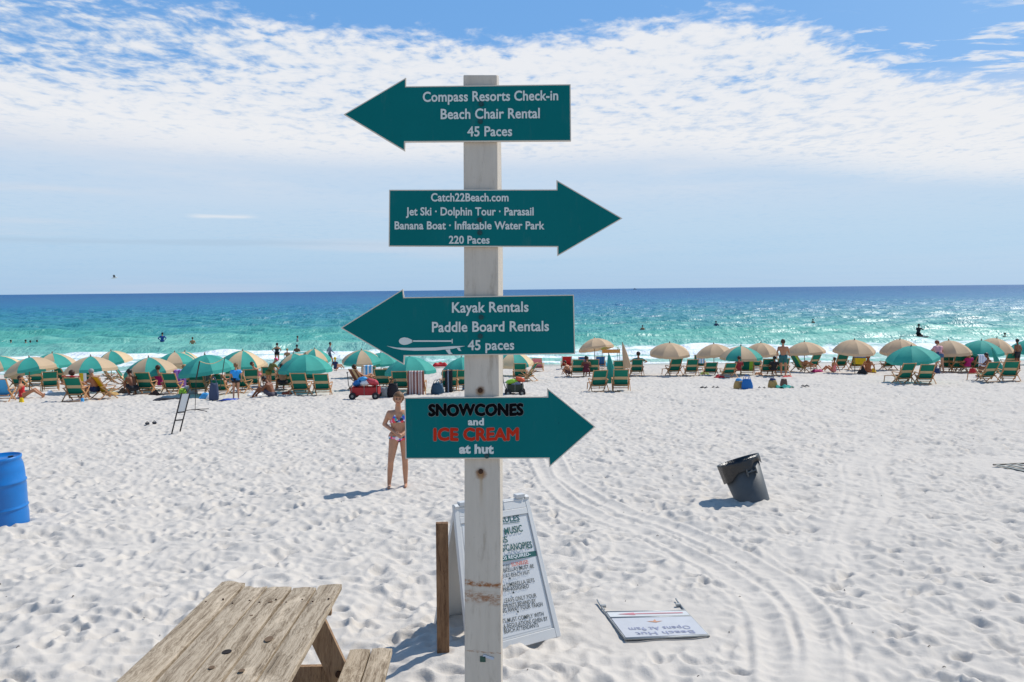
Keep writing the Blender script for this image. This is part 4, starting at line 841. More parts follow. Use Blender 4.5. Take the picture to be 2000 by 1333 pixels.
CH = [(3, 787, 'light blue striped chair cut by the left edge of the picture', 8, 'l'),
 (36, 762, 'green and cream chair behind the reclining woman in red swimwear', -6, 'n'),
 (98, 766, 'green chair turned left with footrest, left of the red-draped chair', 28, 'n', True),
 (121, 752, 'reclined green chair behind the left-turned one near the left edge', -25, 'n'),
 (147, 785, 'green and cream chair of the woman with a red towel', 3, 'n'),
 (200, 780, 'bright yellow chair right of the seated man', -38, 'y'),
 (212, 752, 'green chair turned sideways behind the bright yellow one', -50, 'n', True),
 (243, 762, 'green lounge chair turned right beside the wooden one', -70, 'n', True),
 (283, 771, 'green and cream chair right of the crouching tanned person', 0, 'n'),
 (335, 771, 'green and cream chair just left of the purple towel', -3, 'n'),
 (358, 766, 'chair hidden under a purple towel', 3, 'n'),
 (386, 772, 'green chair with a dark bag over it behind the rope stand', 0, 'n'),
 (428, 772, 'low green chair under the thin rope pole', 0, 'n', False, .72),
 (452, 755, 'green chair partly hidden by the child in blue', 22, 'n'),
 (491, 762, 'green and cream chair right of the child in the blue shirt', 14, 'n', True),
 (556, 764, 'wooden chair with a person, left of the two empty chairs', 10, 'n'),
 (572, 758, 'green chair just visible behind the left empty one of the pair', -4, 'n'),
 (586, 775, 'left empty chair of the pair under the largest green umbrella', -3, 'n'),
 (607, 752, 'green chair set back between the two empty ones', 0, 'n'),
 (629, 774, 'right empty chair of the pair under the largest green umbrella', 2, 'n'),
 (700, 762, 'brown chair of the reclining woman behind the red wagon', -42, 'b', True),
 (747, 762, 'green and cream chair right of the reclining woman', -5, 'n'),
 (782, 770, 'dark green chair left of the striped towel chair', 0, 'n'),
 (814, 772, 'chair covered by a brown and white striped towel', 2, 'n'),
 (878, 768, 'chair under the long black towel left of the white post', 10, 'n'),
 (903, 764, 'green chair half hidden behind the left side of the white post', -6, 'n'),
 (1016, 746, 'green and cream chair directly right of the white post', -2, 'n'),
 (1036, 746, 'chair turned sideways right of the post, seen edge on', 72, 'n'),
 (1050, 726, 'pink chair in the distance right of the post', -10, 'p', False, .9),
 (1107, 722, 'dark red chair near the water left of the tan umbrella', 0, 'r', False, .9),
 (1129, 737, 'left chair of the pair under the orange lit umbrella', 0, 'n'),
 (1158, 736, 'right chair of the pair under the orange lit umbrella', 0, 'n'),
 (1208, 738, 'green and cream chair behind the closed green umbrella', 2, 'n'),
 (1244, 735, 'chair of the man in green, right of the closed umbrellas', 0, 'n'),
 (1170, 766, 'left chair of the nearest pair beside the closed green umbrella', 8, 'n', True),
 (1213, 766, 'right chair of the nearest pair beside the closed green umbrella', -4, 'n'),
 (1139, 722, 'blue chair at the waterline under the orange lit umbrella, left one', 0, 'u', False, .85),
 (1172, 720, 'blue chair at the waterline behind the closed green umbrella', 0, 'u', False, .85),
 (1318, 735, 'chair with footrest under the first tan umbrella', 14, 'n', True),
 (1351, 735, 'chair right of the first tan umbrella, upright', 3, 'n'),
 (1366, 723, 'chair half hidden behind the upright one near the first tan umbrella', -12, 'n'),
 (1388, 735, 'low chair under the second tan umbrella', 0, 'n', False, .8),
 (1424, 738, 'tilted chair left under the green and tan umbrella on the right', 10, 'n', False, .85),
 (1460, 734, 'dark chair with lime towel under the green and tan umbrella', -10, 'v'),
 (1476, 724, 'chair right behind the green and tan umbrella pole', -6, 'n'),
 (1500, 735, 'chair left of the bare-backed man', -4, 'n'),
 (1528, 734, 'chair in front of the standing bare-backed man', 0, 'n'),
 (1560, 728, 'reclined lime-backed chair with a sunbather, turned right', -72, 'v', True),
 (1643, 723, 'chair left of the blue and yellow towel', 6, 'n'),
 (1674, 724, 'chair covered by a blue and yellow towel', -2, 'n'),
 (1737, 724, 'chair with footrest left behind the nearest green umbrella on the right', 14, 'n', True),
 (1768, 752, 'left empty chair of the near pair on the right', 12, 'n', True),
 (1808, 752, 'right empty chair of the near pair on the right', -7, 'n'),
 (1873, 728, 'dark green chair right of the woman in denim shorts', -4, 'n'),
 (1914, 728, 'chair covered by a white towel near the right edge', 0, 'n'),
 (1932, 747, 'left chair of the last pair by the right edge', 12, 'n', True),
 (1972, 746, 'right chair of the last pair by the right edge', -10, 'n'),
 (1974, 722, 'chair behind the last pair at the right edge', -4, 'n')]
CH += [(70, 756, 'green chair seen between the front umbrella poles near the left edge', 10, 'n'), (172, 757, 'green chair behind the woman with the red towel', -14, 'n'), (303, 762, 'green chair just right behind the one by the crouching person', 12, 'n'),
 (404, 760, 'green chair behind the dark bag chair at the rope stand', -8, 'n'), (470, 768, 'green chair just behind the child in the blue shirt', -16, 'n'), (526, 756, 'green chair behind the pink-capped person', 8, 'n'), (722, 754, 'green chair between the reclining woman and the next chair', 6, 'n'),
 (765, 758, 'green chair behind the black backpack', -6, 'n'), (1590, 722, 'green chair behind the magenta towel heap', 20, 'n'), (1850, 727, 'green chair just behind the woman in denim shorts', -16, 'n'), (1895, 727, 'green chair between magenta person and white towel', 8, 'n')]
for c_ in CH: chair(c_[0], c_[1], c_[2], c_[3], c_[4], *(c_[5:]))

# towels over chairs (things of their own)
def towel(cx, by, wdt, hgt, mats, f, label, dz=0.0, yaw=0):
    g_ = G(cx, by); Y = g_.y + .25; p = P(cx, by, Y); p.z = gz(0, Y) + .92 + dz
    m_ = MB()
    def pt(u, v):
        s_ = u * 1.25; x_ = (v - .5) * wdt; w_ = .012 * math.sin(v * 19 + u * 3)
        if s_ < .12: return Vector((x_, -.30 + .10 * (.12 - s_) / .12 + .02, 0.015))
        return Vector((x_, -.345 + w_ + .03 * (s_ - .12), -(s_ - .12) * hgt + .01 * math.sin(v * 7)))
    m_.sheet(pt, 16, 20, mif=f); m_.sheet(lambda u, v: pt(u, v) + Vector((0, .01, -.004)), 16, 20, mif=f)
    o_ = m_.build('beach_towel', mats, smooth=True); o_.location = p; o_.rotation_euler = (0, 0, R(yaw)); return tag(o_, label, 'towel')
towel(814, 772, .62, .86, [M('towel_brown', (.22, .07, .05), .9), M('towel_pale', (.55, .45, .42), .9)], lambda u, v: int(v * 11) % 2, 'brown and white striped towel hung over a chair left of the post')
towel(358, 766, .50, .60, [PURP, M('towel_mauve', (.45, .25, .60), .9)], lambda u, v: int(v * 6) % 2, 'purple striped towel over a chair left of the rope stand')
towel(1675, 724, .68, .50, [NAVY, YEL, M('towel_bluegrey', (.25, .35, .5), .9)], lambda u, v: (1 if u > .45 else (0 if int(u * 14) % 2 else 2)), 'blue and yellow striped towel over a chair on the right')
towel(1914, 728, .50, .55, [WHITE, M('towel_greyblue', (.5, .55, .7), .9)], lambda u, v: int(v * 8) % 2, 'white towel over a chair near the right edge')
towel(878, 768, .30, .95, [BLACK, M('towel_grey', (.3, .35, .42), .9)], lambda u, v: 1 if .35 < v < .5 else 0, 'long black towel hanging on a chair just left of the post')
towel(147, 785, .68, .0, [RED], lambda u, v: 0, 'red towel folded over the top of a chair on the left', dz=.01)
towel(172, 757, .40, .70, [YEL, WHITE], lambda u, v: 1 if v > .6 else 0, 'yellow and white towel over the chair behind the woman with the red towel', yaw=-14)
towel(404, 760, .5, .5, [M('charcoal_towel', (.05, .07, .06), .9)], lambda u, v: 0, 'charcoal towel over a chair behind the rope stand')
towel(722, 754, .42, .5, [WHITE, LBLUE], lambda u, v: int(v * 5) % 2, 'white and light blue towel between the reclining woman and the next chair')
towel(1366, 723, .45, .45, [WHITE, LBLUE], lambda u, v: int(v * 6) % 2, 'pale striped towel behind the first tan umbrella')
#PART3
# ------------------------------------------------------------------ people
def capsule(mb, a, b_, ra, rb, k=12, flat=None):
    a, b_ = Vector(a), Vector(b_); d = b_ - a; L = d.length
    if L < 1e-5: d = Vector((0, 0, 1)); L = 1e-5
    d = d.normalized(); q_ = d.to_track_quat('Z', 'Y').to_matrix(); prof = []
    for i in range(5): t = -PI / 2 + i * PI / 8 * .999; prof.append((max(ra * math.cos(t), 1e-4), ra * math.sin(t)))
    for i in range(5): t = i * PI / 8 * .999; prof.append((max(rb * math.cos(t), 1e-4), L + rb * math.sin(t)))
    vs = []
    for r_, z_ in prof:
        for j in range(k): an = 2 * PI * j / k; vs.append(a + q_ @ Vector((r_ * math.cos(an), r_ * math.sin(an), z_)))
    n_ = len(prof); fs = [(i * k + j, i * k + (j + 1) % k, (i + 1) * k + (j + 1) % k, (i + 1) * k + j) for i in range(n_ - 1) for j in range(k)] + [tuple(range(k))[::-1], tuple((n_ - 1) * k + j for j in range(k))]
    mb.add(vs, fs)
UPZ = Vector((0, 0, 1))
POSES = {
 'stand': dict(P=(0, 0, .93), u=(0, 0, 1), h=(0, 0.1, 1), el=[(-.25, -.03, 1.13), (.25, -.03, 1.13)], wr=[(-.26, .06, .90), (.26, .06, .90)], kn=[(-.10, .03, .49), (.10, .03, .49)], an=[(-.11, -.02, .08), (.11, -.02, .08)]),
 'girl': dict(P=(-.02, 0, .93), u=(0.05, 0.02, 1), h=(-0.10, 0.10, 1), el=[(-.27, -.04, 1.13), (.25, -.04, 1.14)], wr=[(-.12, .17, 1.02), (.04, .18, 1.02)], kn=[(-.115, .00, .49), (.13, .09, .50)], an=[(-.12, -.04, .08), (.17, .03, .08)]),
 'hips': dict(P=(0, 0, .93), u=(0, .05, 1), h=(0, 0.2, 1), el=[(-.36, -.06, 1.18), (.36, -.06, 1.18)], wr=[(-.16, .05, .98), (.16, .05, .98)], kn=[(-.12, .03, .49), (.12, .03, .49)], an=[(-.15, -.02, .08), (.15, -.02, .08)]),
 'bend': dict(P=(0, 0, .90), u=(0, .55, .83), h=(0, .7, .7), el=[(-.24, .42, 1.02), (.24, .42, 1.02)], wr=[(-.14, .55, .85), (.14, .55, .85)], kn=[(-.13, .0, .48), (.13, .0, .48)], an=[(-.17, -.02, .08), (.17, -.02, .08)]),
 'sit': dict(P=(0, -.02, .40), u=(0, -.38, .92), h=(0, .05, 1), el=[(-.30, -.05, .60), (.30, -.05, .60)], wr=[(-.31, .22, .59), (.31, .22, .59)], kn=[(-.13, .44, .46), (.13, .44, .46)], an=[(-.13, .68, .10), (.13, .68, .10)]),
 'sitarms': dict(P=(0, -.02, .40), u=(0, -.36, .92), h=(0, .05, 1), el=[(-.42, -.15, .66), (.42, -.15, .66)], wr=[(-.38, .08, .60), (.38, .08, .60)], kn=[(-.16, .44, .46), (.16, .44, .46)], an=[(-.2, .68, .10), (.2, .68, .10)]),
 'sitfwd': dict(P=(0, -.02, .38), u=(0, .22, .97), h=(0, .5, 1), el=[(-.25, .26, .58), (.25, .26, .58)], wr=[(-.10, .46, .62), (.10, .46, .62)], kn=[(-.15, .42, .48), (.15, .42, .48)], an=[(-.15, .50, .08), (.15, .50, .08)]),
 'sand': dict(P=(0, 0, .12), u=(0, .40, .91), h=(0, .9, .7), el=[(-.24, .28, .36), (.24, .28, .36)], wr=[(-.12, .48, .28), (.12, .48, .28)], kn=[(-.2, .44, .40), (.2, .44, .40)], an=[(-.12, .74, .08), (.12, .74, .08)]),
 'sandup': dict(P=(0, 0, .12), u=(0, -.15, .98), h=(0, 0, 1), el=[(-.26, -.12, .32), (.26, -.12, .32)], wr=[(-.28, -.22, .08), (.28, -.22, .08)], kn=[(-.12, .42, .34), (.12, .42, .34)], an=[(-.12, .72, .08), (.12, .72, .08)]),
 'recline': dict(P=(0, .05, .38), u=(0, -.62, .78), h=(0, -.3, .95), el=[(-.27, .0, .55), (.27, .0, .55)], wr=[(-.20, .22, .55), (.20, .22, .55)], kn=[(-.11, .50, .58), (.11, .50, .52)], an=[(-.11, .90, .36), (.11, .92, .34)]),
 'crouch': dict(P=(0, 0, .28), u=(0, .45, .89), h=(0, .6, .9), el=[(-.2, .34, .42), (.2, .34, .42)], wr=[(-.12, .46, .22), (.12, .46, .22)], kn=[(-.16, .38, .44), (.16, .38, .44)], an=[(-.13, .10, .08), (.13, .10, .08)]),
 'walk': dict(P=(0, 0, .93), u=(0, .06, 1), h=(0, .1, 1), el=[(-.25, -.12, 1.13), (.25, .10, 1.13)], wr=[(-.26, -.16, .90), (.26, .28, .98)], kn=[(-.10, .20, .52), (.10, -.02, .48)], an=[(-.10, .26, .12), (.10, -.26, .14)]),
 'kneel': dict(P=(0, -.10, .30), u=(0, .15, .98), h=(0, .1, 1), el=[(-.28, .1, .58), (.28, .15, .6)], wr=[(-.2, .38, .5), (.1, .38, .62)], kn=[(-.12, .30, .10), (.12, .30, .10)], an=[(-.12, -.14, .08), (.12, -.14, .08)])}
def skeleton(pose, fem):
    p = POSES[pose]; Pv = Vector(p['P']); u = Vector(p['u']).normalized(); r_ = Vector((1, 0, 0)); f = u.cross(r_) * -1; f = r_.cross(u) * -1 if f.y < 0 else f
    fw = Vector((0, 1, 0)) - u * u.y; fw.normalize(); hu = Vector(p['h']).normalized(); sw = .155 if fem else .18
    neck = Pv + u * .50; head = neck + hu * .175; caps = []
    def c(tag_, a, b_, ra, rb): caps.append((tag_, Vector(a), Vector(b_), ra, rb))
    hipw = .085
    c('hip', Pv - r_ * hipw, Pv + r_ * hipw, .108, .108); c('belly', Pv + u * .02 - r_ * .03, Pv + u * .19 - r_ * .03, .102, .092); c('belly', Pv + u * .02 + r_ * .03, Pv + u * .19 + r_ * .03, .102, .092)
    c('chest', Pv + u * .19 - r_ * .05, Pv + u * .37 - r_ * .08, .088, .098); c('chest', Pv + u * .19 + r_ * .05, Pv + u * .37 + r_ * .08, .088, .098); c('chest', Pv + u * .40 - r_ * (sw - .04), Pv + u * .40 + r_ * (sw - .04), .07, .07)
    if fem:
        for s_ in (-1, 1): c('chest', Pv + u * .31 + r_ * .07 * s_ + fw * .05, Pv + u * .31 + r_ * .07 * s_ + fw * .055, .062, .060)
    c('neck', Pv + u * .42, neck + hu * .06, .062, .05)
    c('head', head - hu * .035 + fw * .022, head + hu * .03 - fw * .006, .068, .092); c('head', head - hu * .085 + fw * .045, head - hu * .05 + fw * .045, .036, .045)
    c('face', head - hu * .035 + fw * .098, head - hu * .005 + fw * .09, .014, .009)
    for s_ in (-1, 1): c('face', head - hu * .03 + r_ * .088 * s_, head + hu * .005 + r_ * .092 * s_, .013, .017)
    J = dict(P=Pv, u=u, fw=fw, hu=hu, head=head, neck=neck, r=r_)
    for i, s_ in enumerate((-1, 1)):
        sh = Pv + u * .415 + r_ * sw * s_; el, wr = Vector(p['el'][i]), Vector(p['wr'][i])
        c('uarm', sh, el, .052 if fem else .06, .038); c('farm', el, wr, .040, .026)
        hd = (wr - el).normalized(); side = hd.cross(fw); side = side.normalized() if side.length > .1 else r_
        c('hand', wr, wr + hd * .075, .026, .028)
        for q_, (o_, L) in enumerate(((-.028, .062), (-.010, .072), (.009, .068), (.027, .052))):
            k0 = wr + hd * .08 + side * o_; k1 = k0 + hd * L * .55 + fw * .004; c('hand', k0, k1, .0105, .0095); c('hand', k1, k1 + (hd * .8 - side.cross(hd) * .5).normalized() * L * .5, .0095, .008)
        c('hand', wr + hd * .02 - side * .02 * 1, wr + hd * .06 - side * .05, .013, .010)
        hp = Pv + r_ * .09 * s_ - u * .02; kn, an = Vector(p['kn'][i]), Vector(p['an'][i])
        c('thigh', hp, kn, .088 if not fem else .098, .056); cm = kn * .62 + an * .38 - Vector((0, .012, 0)) if abs((kn - an).z) > .2 else kn * .62 + an * .38
        c('calf', kn, cm, .054, .053); c('calf', cm, an, .053, .034)
        sd = (an - kn).normalized(); toe = Vector((0, 1, 0)) if abs(sd.y) < .75 else Vector((0, .25, .95)); 
        c('foot', an - Vector((0, 0, .035)) - toe * .03, an - Vector((0, 0, .045)) + toe * .12, .032, .026)
    return caps, J
BODY = {}
def body_mesh(pose, fem, voxel):
    key = (pose, fem, voxel)
    if key in BODY: return BODY[key]
    caps, J = skeleton(pose, fem); mb = MB()
    for _, a, b_, ra, rb in caps: capsule(mb, a, b_, ra, rb)
    me = mb.mesh('raw', []); ob = bpy.data.objects.new('raw', me); C.objects.link(ob)
    md = ob.modifiers.new('r', 'REMESH'); md.mode = 'VOXEL'; md.voxel_size = voxel; md.use_smooth_shade = True
    md = ob.modifiers.new('s', 'SMOOTH'); md.factor = .5; md.iterations = 4 if voxel > .01 else 7
    bpy.context.view_layer.update(); me2 = bpy.data.meshes.new_from_object(ob.evaluated_get(bpy.context.evaluated_depsgraph_get())); bpy.data.objects.remove(ob)
    V = np.zeros(len(me2.vertices) * 3); me2.vertices.foreach_get('co', V); V = V.reshape(-1, 3); Nn = np.zeros_like(V).ravel(); me2.vertices.foreach_get('normal', Nn); Nn = Nn.reshape(-1, 3)
    best = np.full(len(V), 9.0); idx = np.zeros(len(V), int); par = np.zeros(len(V))
    for i, (_, a, b_, ra, rb) in enumerate(caps):
        a_, b2 = np.array(a), np.array(b_); d_ = b2 - a_; L2 = max(d_ @ d_, 1e-9); t = np.clip((V - a_) @ d_ / L2, 0, 1); ds = np.linalg.norm(V - a_ - t[:, None] * d_, axis=1) - (ra + (rb - ra) * t)
        w_ = ds < best; best[w_] = ds[w_]; idx[w_] = i; par[w_] = t[w_]
    tags = np.array([c_[0] for c_ in caps])[idx]; fc = [tuple(p.vertices) for p in me2.polygons]
    tt = (V - np.array(J['P'])) @ np.array(J['u'])
    BODY[key] = (me2, V, Nn, tags, par, tt, fc, J); return BODY[key]
def shell(name, D, sel, off, material, parent):
    me2, V, Nn, tags, par, tt, fc, J = D; vm = sel
    fs = [f for f in fc if sum(vm[i] for i in f) >= 3]
    if not fs: return
    used = sorted({i for f in fs for i in f}); mp = {o_: k_ for k_, o_ in enumerate(used)}
    outer = [Vector(V[i] + Nn[i] * off) for i in used]; me = bpy.data.meshes.new(name); me.from_pydata(outer, [], [[mp[i] for i in f] for f in fs]); me.materials.append(material)
    me.polygons.foreach_set('use_smooth', [True] * len(me.polygons)); o_ = bpy.data.objects.new(name, me); C.objects.link(o_); o_.parent = parent
    md = o_.modifiers.new('t', 'SOLIDIFY'); md.thickness = off * 1.2; md.offset = -1; return o_
def wear(D, what):
    me2, V, Nn, tags, par, tt, fc, J = D; fr = (V - np.array(J['P'])) @ np.array(J['fw']); lat = np.abs(V[:, 0] - J['P'].x)
    isin = lambda *a: np.isin(tags, a)
    if what == 'shirt': return (isin('chest', 'belly') | (isin('hip') & (tt > -.02)) | (isin('uarm') & (par < .55)) | (isin('neck') & (par < .2)))
    if what == 'longshirt': return (isin('chest', 'belly', 'uarm', 'hip') | (isin('farm') & (par < .8)) | (isin('neck') & (par < .2)))
    if what == 'tank': return (isin('chest', 'belly') & (lat < .15)) | (isin('hip') & (tt > .0))
    if what == 'trunks': return (isin('hip') | (isin('belly') & (tt < .08)) | (isin('thigh') & (par < .62)))
    if what == 'shorts': return (isin('hip') | (isin('belly') & (tt < .10)) | (isin('thigh') & (par < .28)))
    if what == 'bottom': return ((tt < -.005 + .0 * tt) & (isin('hip') | (isin('thigh') & (par < .10))) & (lat * .55 - tt < .145)) | ((tt < .02) & (tt > -.025) & isin('hip', 'belly'))
    if what == 'top': return isin('chest') & (tt > .255) & (((tt < .275)) | ((fr > .03) & (tt < .40) & (np.abs(lat - .075) < .070 * np.clip((.41 - tt) / .12, 0, 1))))
    if what == 'suit': return (isin('hip', 'belly') | (isin('chest') & (tt < .36) & (lat < .15)))
def person(pos, pose, yaw, label, skin, hair, clothes, scale=1.0, fem=False, voxel=.024, long=False, cap=None, face=False, name='person'):
    D = body_mesh(pose, fem, voxel); me2 = D[0].copy(); me2.materials.clear(); me2.materials.append(skin); J = D[7]
    t_ = empty(name, pos, R(yaw), label, 'person'); t_.scale = (scale,) * 3
    o_ = bpy.data.objects.new('body', me2); C.objects.link(o_); o_.parent = t_
    V, tags = D[1], D[3]; hd = np.array(J['head']); rel = V - hd; up = rel @ np.array(J['hu']); fr = rel @ np.array(J['fw'])
    hs = np.isin(tags, ('head', 'neck')) & ((up > .045 + .0) | ((fr < .035) & (up > -.06)) )
    if long: hs = hs | (np.isin(tags, ('neck', 'chest')) & (fr < -.01) & (up > -.30) & (np.abs(V[:, 0]) < .10))
    if hair: shell('hair', D, hs, (.009 if face else .016) if not long else .022, hair, t_)
    if cap is not None:
        shell('cap', D, np.isin(tags, ('head',)) & (up > .035), .028, cap, t_)
    for nm, what, ma in clothes: shell(nm, D, wear(D, what), .009 if voxel > .01 else .006, ma, t_)
    if face:
        for s_ in (-1, 1):
            m_ = MB(); c_ = J['head'] + J['fw'] * .084 + J['r'] * .032 * s_ + J['hu'] * .002; capsule(m_, c_ - J['r'] * .009, c_ + J['r'] * .009, .007, .007, 8); m_.build('eye', M('eye_dark', (.03, .02, .015), .3), t_, smooth=True)
            m_ = MB(); c_ = c_ + J['hu'] * .020; m_.tube([c_ - J['r'] * .015, c_ + J['r'] * .015 ], .0035, 6); m_.build('eyebrow', HBR, t_)
        m_ = MB(); c_ = J['head'] + J['fw'] * .090 - J['hu'] * .066; m_.tube([c_ - J['r'] * .022 - J['fw'] * .006, c_, c_ + J['r'] * .022 - J['fw'] * .006], .006, 6); m_.build('lips', M('lips', (.42, .12, .10), .5), t_, smooth=True)
    return t_
def onsand(px, py): g_ = G(px, py); return Vector((g_.x, g_.y, gz(0, g_.y) - .015))
def insea(px, py, depth):            # py = where the body meets the water
    a, b_ = un(px, py); Y = CAMZ / b_; return Vector((a * Y, Y, -depth))
# swimsuit with a coloured print
pm = bpy.data.materials.new('floral_swim_print'); pm.use_nodes = True; k = NT(pm.node_tree); b = k.n['Principled BSDF']; co = k.new('ShaderNodeTexCoord').outputs['Object']
vo = k.new('ShaderNodeTexVoronoi'); k.put(vo.inputs['Vector'], co); vo.inputs['Scale'].default_value = 22
c = k.ramp(k.xyz(vo.outputs['Color'])[0], [(0, (.75, .75, .78)), (.2, (.05, .10, .55)), (.4, (.75, .05, .08)), (.55, (.02, .02, .05)), (.7, (.05, .40, .38)), (.85, (.80, .25, .45))], 'CONSTANT'); k.put(b.inputs['Base Color'], c)
g_ = G(779, 951); gp = Vector((g_.x, g_.y, gz(0, g_.y) - .0)); feet = P(779, 953, g_.y)
gsc = 185 / F * g_.y / 1.70
girl = person((feet.x, g_.y, feet.z), 'girl', 184, 'young woman standing barefoot in a bright floral swimsuit, partly hidden by the lowest sign', SK2, M('hair_girl', (.17, .085, .035), .6, var=.3, vscale=40), [('swim_top', 'top', pm), ('swim_bottom', 'bottom', pm)], gsc, True, .0085, face=True)
m = MB(); J = BODY[('girl', True, .0085)][7]; c_ = J['head'] + J['hu'] * .085 - J['fw'] * .055; capsule(m, c_, c_ + J['hu'] * .02, .035, .030); m.build('hair_bun', MATS['hair_girl'], girl, smooth=True)
g_ = girl
PP = [  # px, py, pose, yaw, scale, skin, hair, clothes, label, opts
 ((44, 778), 'sandup', -72, .98, SK1, HBR, [('swimsuit', 'suit', RED)], 'person in red swimwear leaning back beside the light blue chair', dict(fem=True)),
 ((146, 783), 'sitarms', 2, 1.0, SK1, HBR, [('swimsuit', 'suit', RED)], 'dark-haired woman seen from behind in the red-draped chair', dict(fem=True, long=True)),
 ((186, 779), 'sitfwd', 75, 1.0, SK1, M('hair_grey', (.3, .28, .27), .7), [('swim_trunks', 'trunks', NAVY)], 'bare-chested man sitting sideways next to the bright yellow chair', {}),
 ((262, 772), 'crouch', 55, 1.05, SK3, HBK, [('swim_trunks', 'trunks', BLACK)], 'tanned person crouching left of a green chair', {}),
 ((313, 766), 'sit', 0, 1.0, SK1, HBR, [('swimsuit', 'suit', MAG)], 'person with hair up sitting under the green and tan umbrella, left of the stand', dict(fem=True)),
 ((366, 764), 'sit', -12, 1.0, SK1, HBL, [('shirt', 'shirt', PURP)], 'blond person beside the purple towel', {}),
 ((428, 768), 'sit', 0, .95, SK1, HBK, [('shirt', 'tank', CHGREEN)], 'dark-haired person in the low chair under the rope pole', {}),
 ((461, 780), 'stand', 25, .78, SK2, M('hair_dark_blonde', (.20, .11, .045), .6), [('shirt', 'shirt', M('bright_blue_shirt', (.02, .30, .72), .7)), ('shorts', 'shorts', BLACK)], 'child in a bright blue shirt standing near the rope stand', dict(fem=False)),
 ((525, 762), 'bend', -40, .86, SK1, None, [('shirt', 'shirt', OLIVE), ('shorts', 'shorts', OLIVE)], 'person in an olive shirt and pink cap left of the empty chairs', dict(cap=M('pink_cap', (.75, .08, .22), .7))),
 ((533, 777), 'sand', 78, 1.02, SK3, HBK, [('swim_trunks', 'trunks', M('dark_trunks', (.06, .05, .07), .7))], 'dark-haired man hunched over sitting on the sand', {}),
 ((553, 764), 'sitfwd', 30, 1.0, SK1, HBR, [('swimsuit', 'trunks', BLACK)], 'bare-backed person on the wooden chair beside the empty pair', {}),
 ((506, 748), 'recline', -60, 1.0, SK1, HBR, [('swimsuit', 'suit', PINK)], 'sunbather lying back behind the pink-capped person', dict(fem=True)),
 ((656, 722), 'sandup', -30, .9, SK1, YEL, [('shirt', 'shirt', NAVY)], 'small person in navy sitting near the waterline left of the signs', {}),
 ((644, 716), 'walk', -70, 1.0, SK1, HBK, [('shirt', 'longshirt', M('slate_shirt', (.16, .2, .26), .7)), ('shorts', 'trunks', NAVY)], 'dark-haired person walking along the waterline left of the signs', {}),
 ((706, 760), 'recline', -50, 1.02, SK1, HBR, [('swimsuit', 'suit', M('red_brown_suit', (.3, .04, .03), .6))], 'woman lying back in the brown chair behind the red wagon', dict(fem=True, long=True)),
 ((1113, 736), 'crouch', 60, .85, SK1, HBR, [('swim_trunks', 'trunks', M('brown_trunks', (.12, .05, .04), .7))], 'person crouching left of the orange lit umbrella chairs', {}),
 ((1145, 737), 'sitfwd', -8, .95, SK3, HBK, [('swimsuit', 'suit', M('maroon_suit', (.10, .01, .02), .7))], 'person between the two chairs under the orange lit umbrella', {}),
 ((1246, 732), 'sitarms', 0, 1.08, SK1, HBR, [('shirt', 'shirt', M('teal_shirt', (.01, .20, .17), .7))], 'man in a dark green shirt sitting high right of the closed umbrellas', {}),
 ((1530, 736), 'walk', -20, 1.08, SK1, HBR, [('swim_trunks', 'trunks', M('teal_trunks', (.02, .12, .13), .7))], 'bare-backed man standing between two tan umbrellas', {}),
 ((1562, 727), 'recline', -72, 1.0, SK1, HBL, [('swimsuit', 'suit', BLACK)], 'sunbather in black in the lime-backed reclined chair', dict(fem=True)),
 ((1511, 735), 'sit', 0, .9, SK3, HBK, [('shirt', 'shirt', BLACK)], 'person in black between chairs beside the standing man', {}),
 ((1441, 735), 'sit', 8, .9, SK1, HBR, [('shirt', 'shirt', M('crimson_shirt', (.28, .02, .03), .7))], 'person in crimson under the green and tan umbrella on the right', {}),
 ((1628, 727), 'sandup', 30, .9, SK1, HBR, [('swimsuit', 'suit', PINK)], 'person with pink suit beside the chair left of the yellow towel', dict(fem=True)),
 ((1695, 728), 'sandup', -10, 1.08, SK1, M('auburn_hair', (.22, .07, .02), .6), [('swimsuit', 'suit', M('tan_suit', (.30, .10, .04), .6))], 'long-haired auburn woman on the sand right of the yellow towel', dict(fem=True, long=True)),
 ((1835, 730), 'bend', -15, 1.08, SK2, M('red_hair', (.20, .06, .03), .6), [('shirt', 'shirt', M('pale_pink_top', (.65, .32, .34), .7)), ('denim_shorts', 'shorts', M('denim', (.05, .12, .22), .8))], 'woman bending over in pink top and denim shorts', dict(fem=True)),
 ((1935, 736), 'sitfwd', 70, 1.0, SK3, HBK, [('swim_trunks', 'trunks', MAG)], 'hunched tanned man left of the closed green umbrella at the right', {}),
 ((1889, 728), 'sit', 10, .95, SK1, HBR, [('shirt', 'shirt', MAG)], 'person in magenta right of the dark green chair near the right edge', {}),
 ((1988, 722), 'stand', 20, .98, SK3, HBK, [('swim_trunks', 'trunks', BLACK)], 'person standing behind the last chair at the right edge', {})]
for (pp, pose, yaw, sc, sk, hr, cl, lb, kw) in PP:
    person(onsand(*pp), pose, yaw, lb, sk, hr, cl, sc, **kw)
SW_ = [((21, 673), 1.32, SK1, HBK, 'leftmost swimmer, head and shoulders above the water'), ((50, 671.5), 1.38, SK1, HBK, 'swimmer whose head shows left in the row of three'), ((59, 672), 1.42, SK3, HBK, 'swimmer in the middle of the row of three'), ((72, 671.5), 1.42, SK3, HBK, 'swimmer on the right in the row of three'),
       ((376, 671), 1.15, SK1, HBR, 'bather with bare shoulders in the green water'), ((1255, 643), 1.30, SK1, HBK, 'swimmer far out above the tan umbrella row, leftmost on the right side'), ((1588, 635), .98, SK3, HBK, 'bather far out above the tan umbrellas right of middle'), ((1963, 659), 1.35, SK3, HBK, 'swimmer near the right edge in front of the foam'), ((580, 693), .95, SK3, HBK, 'person wading behind the biggest green umbrella')]
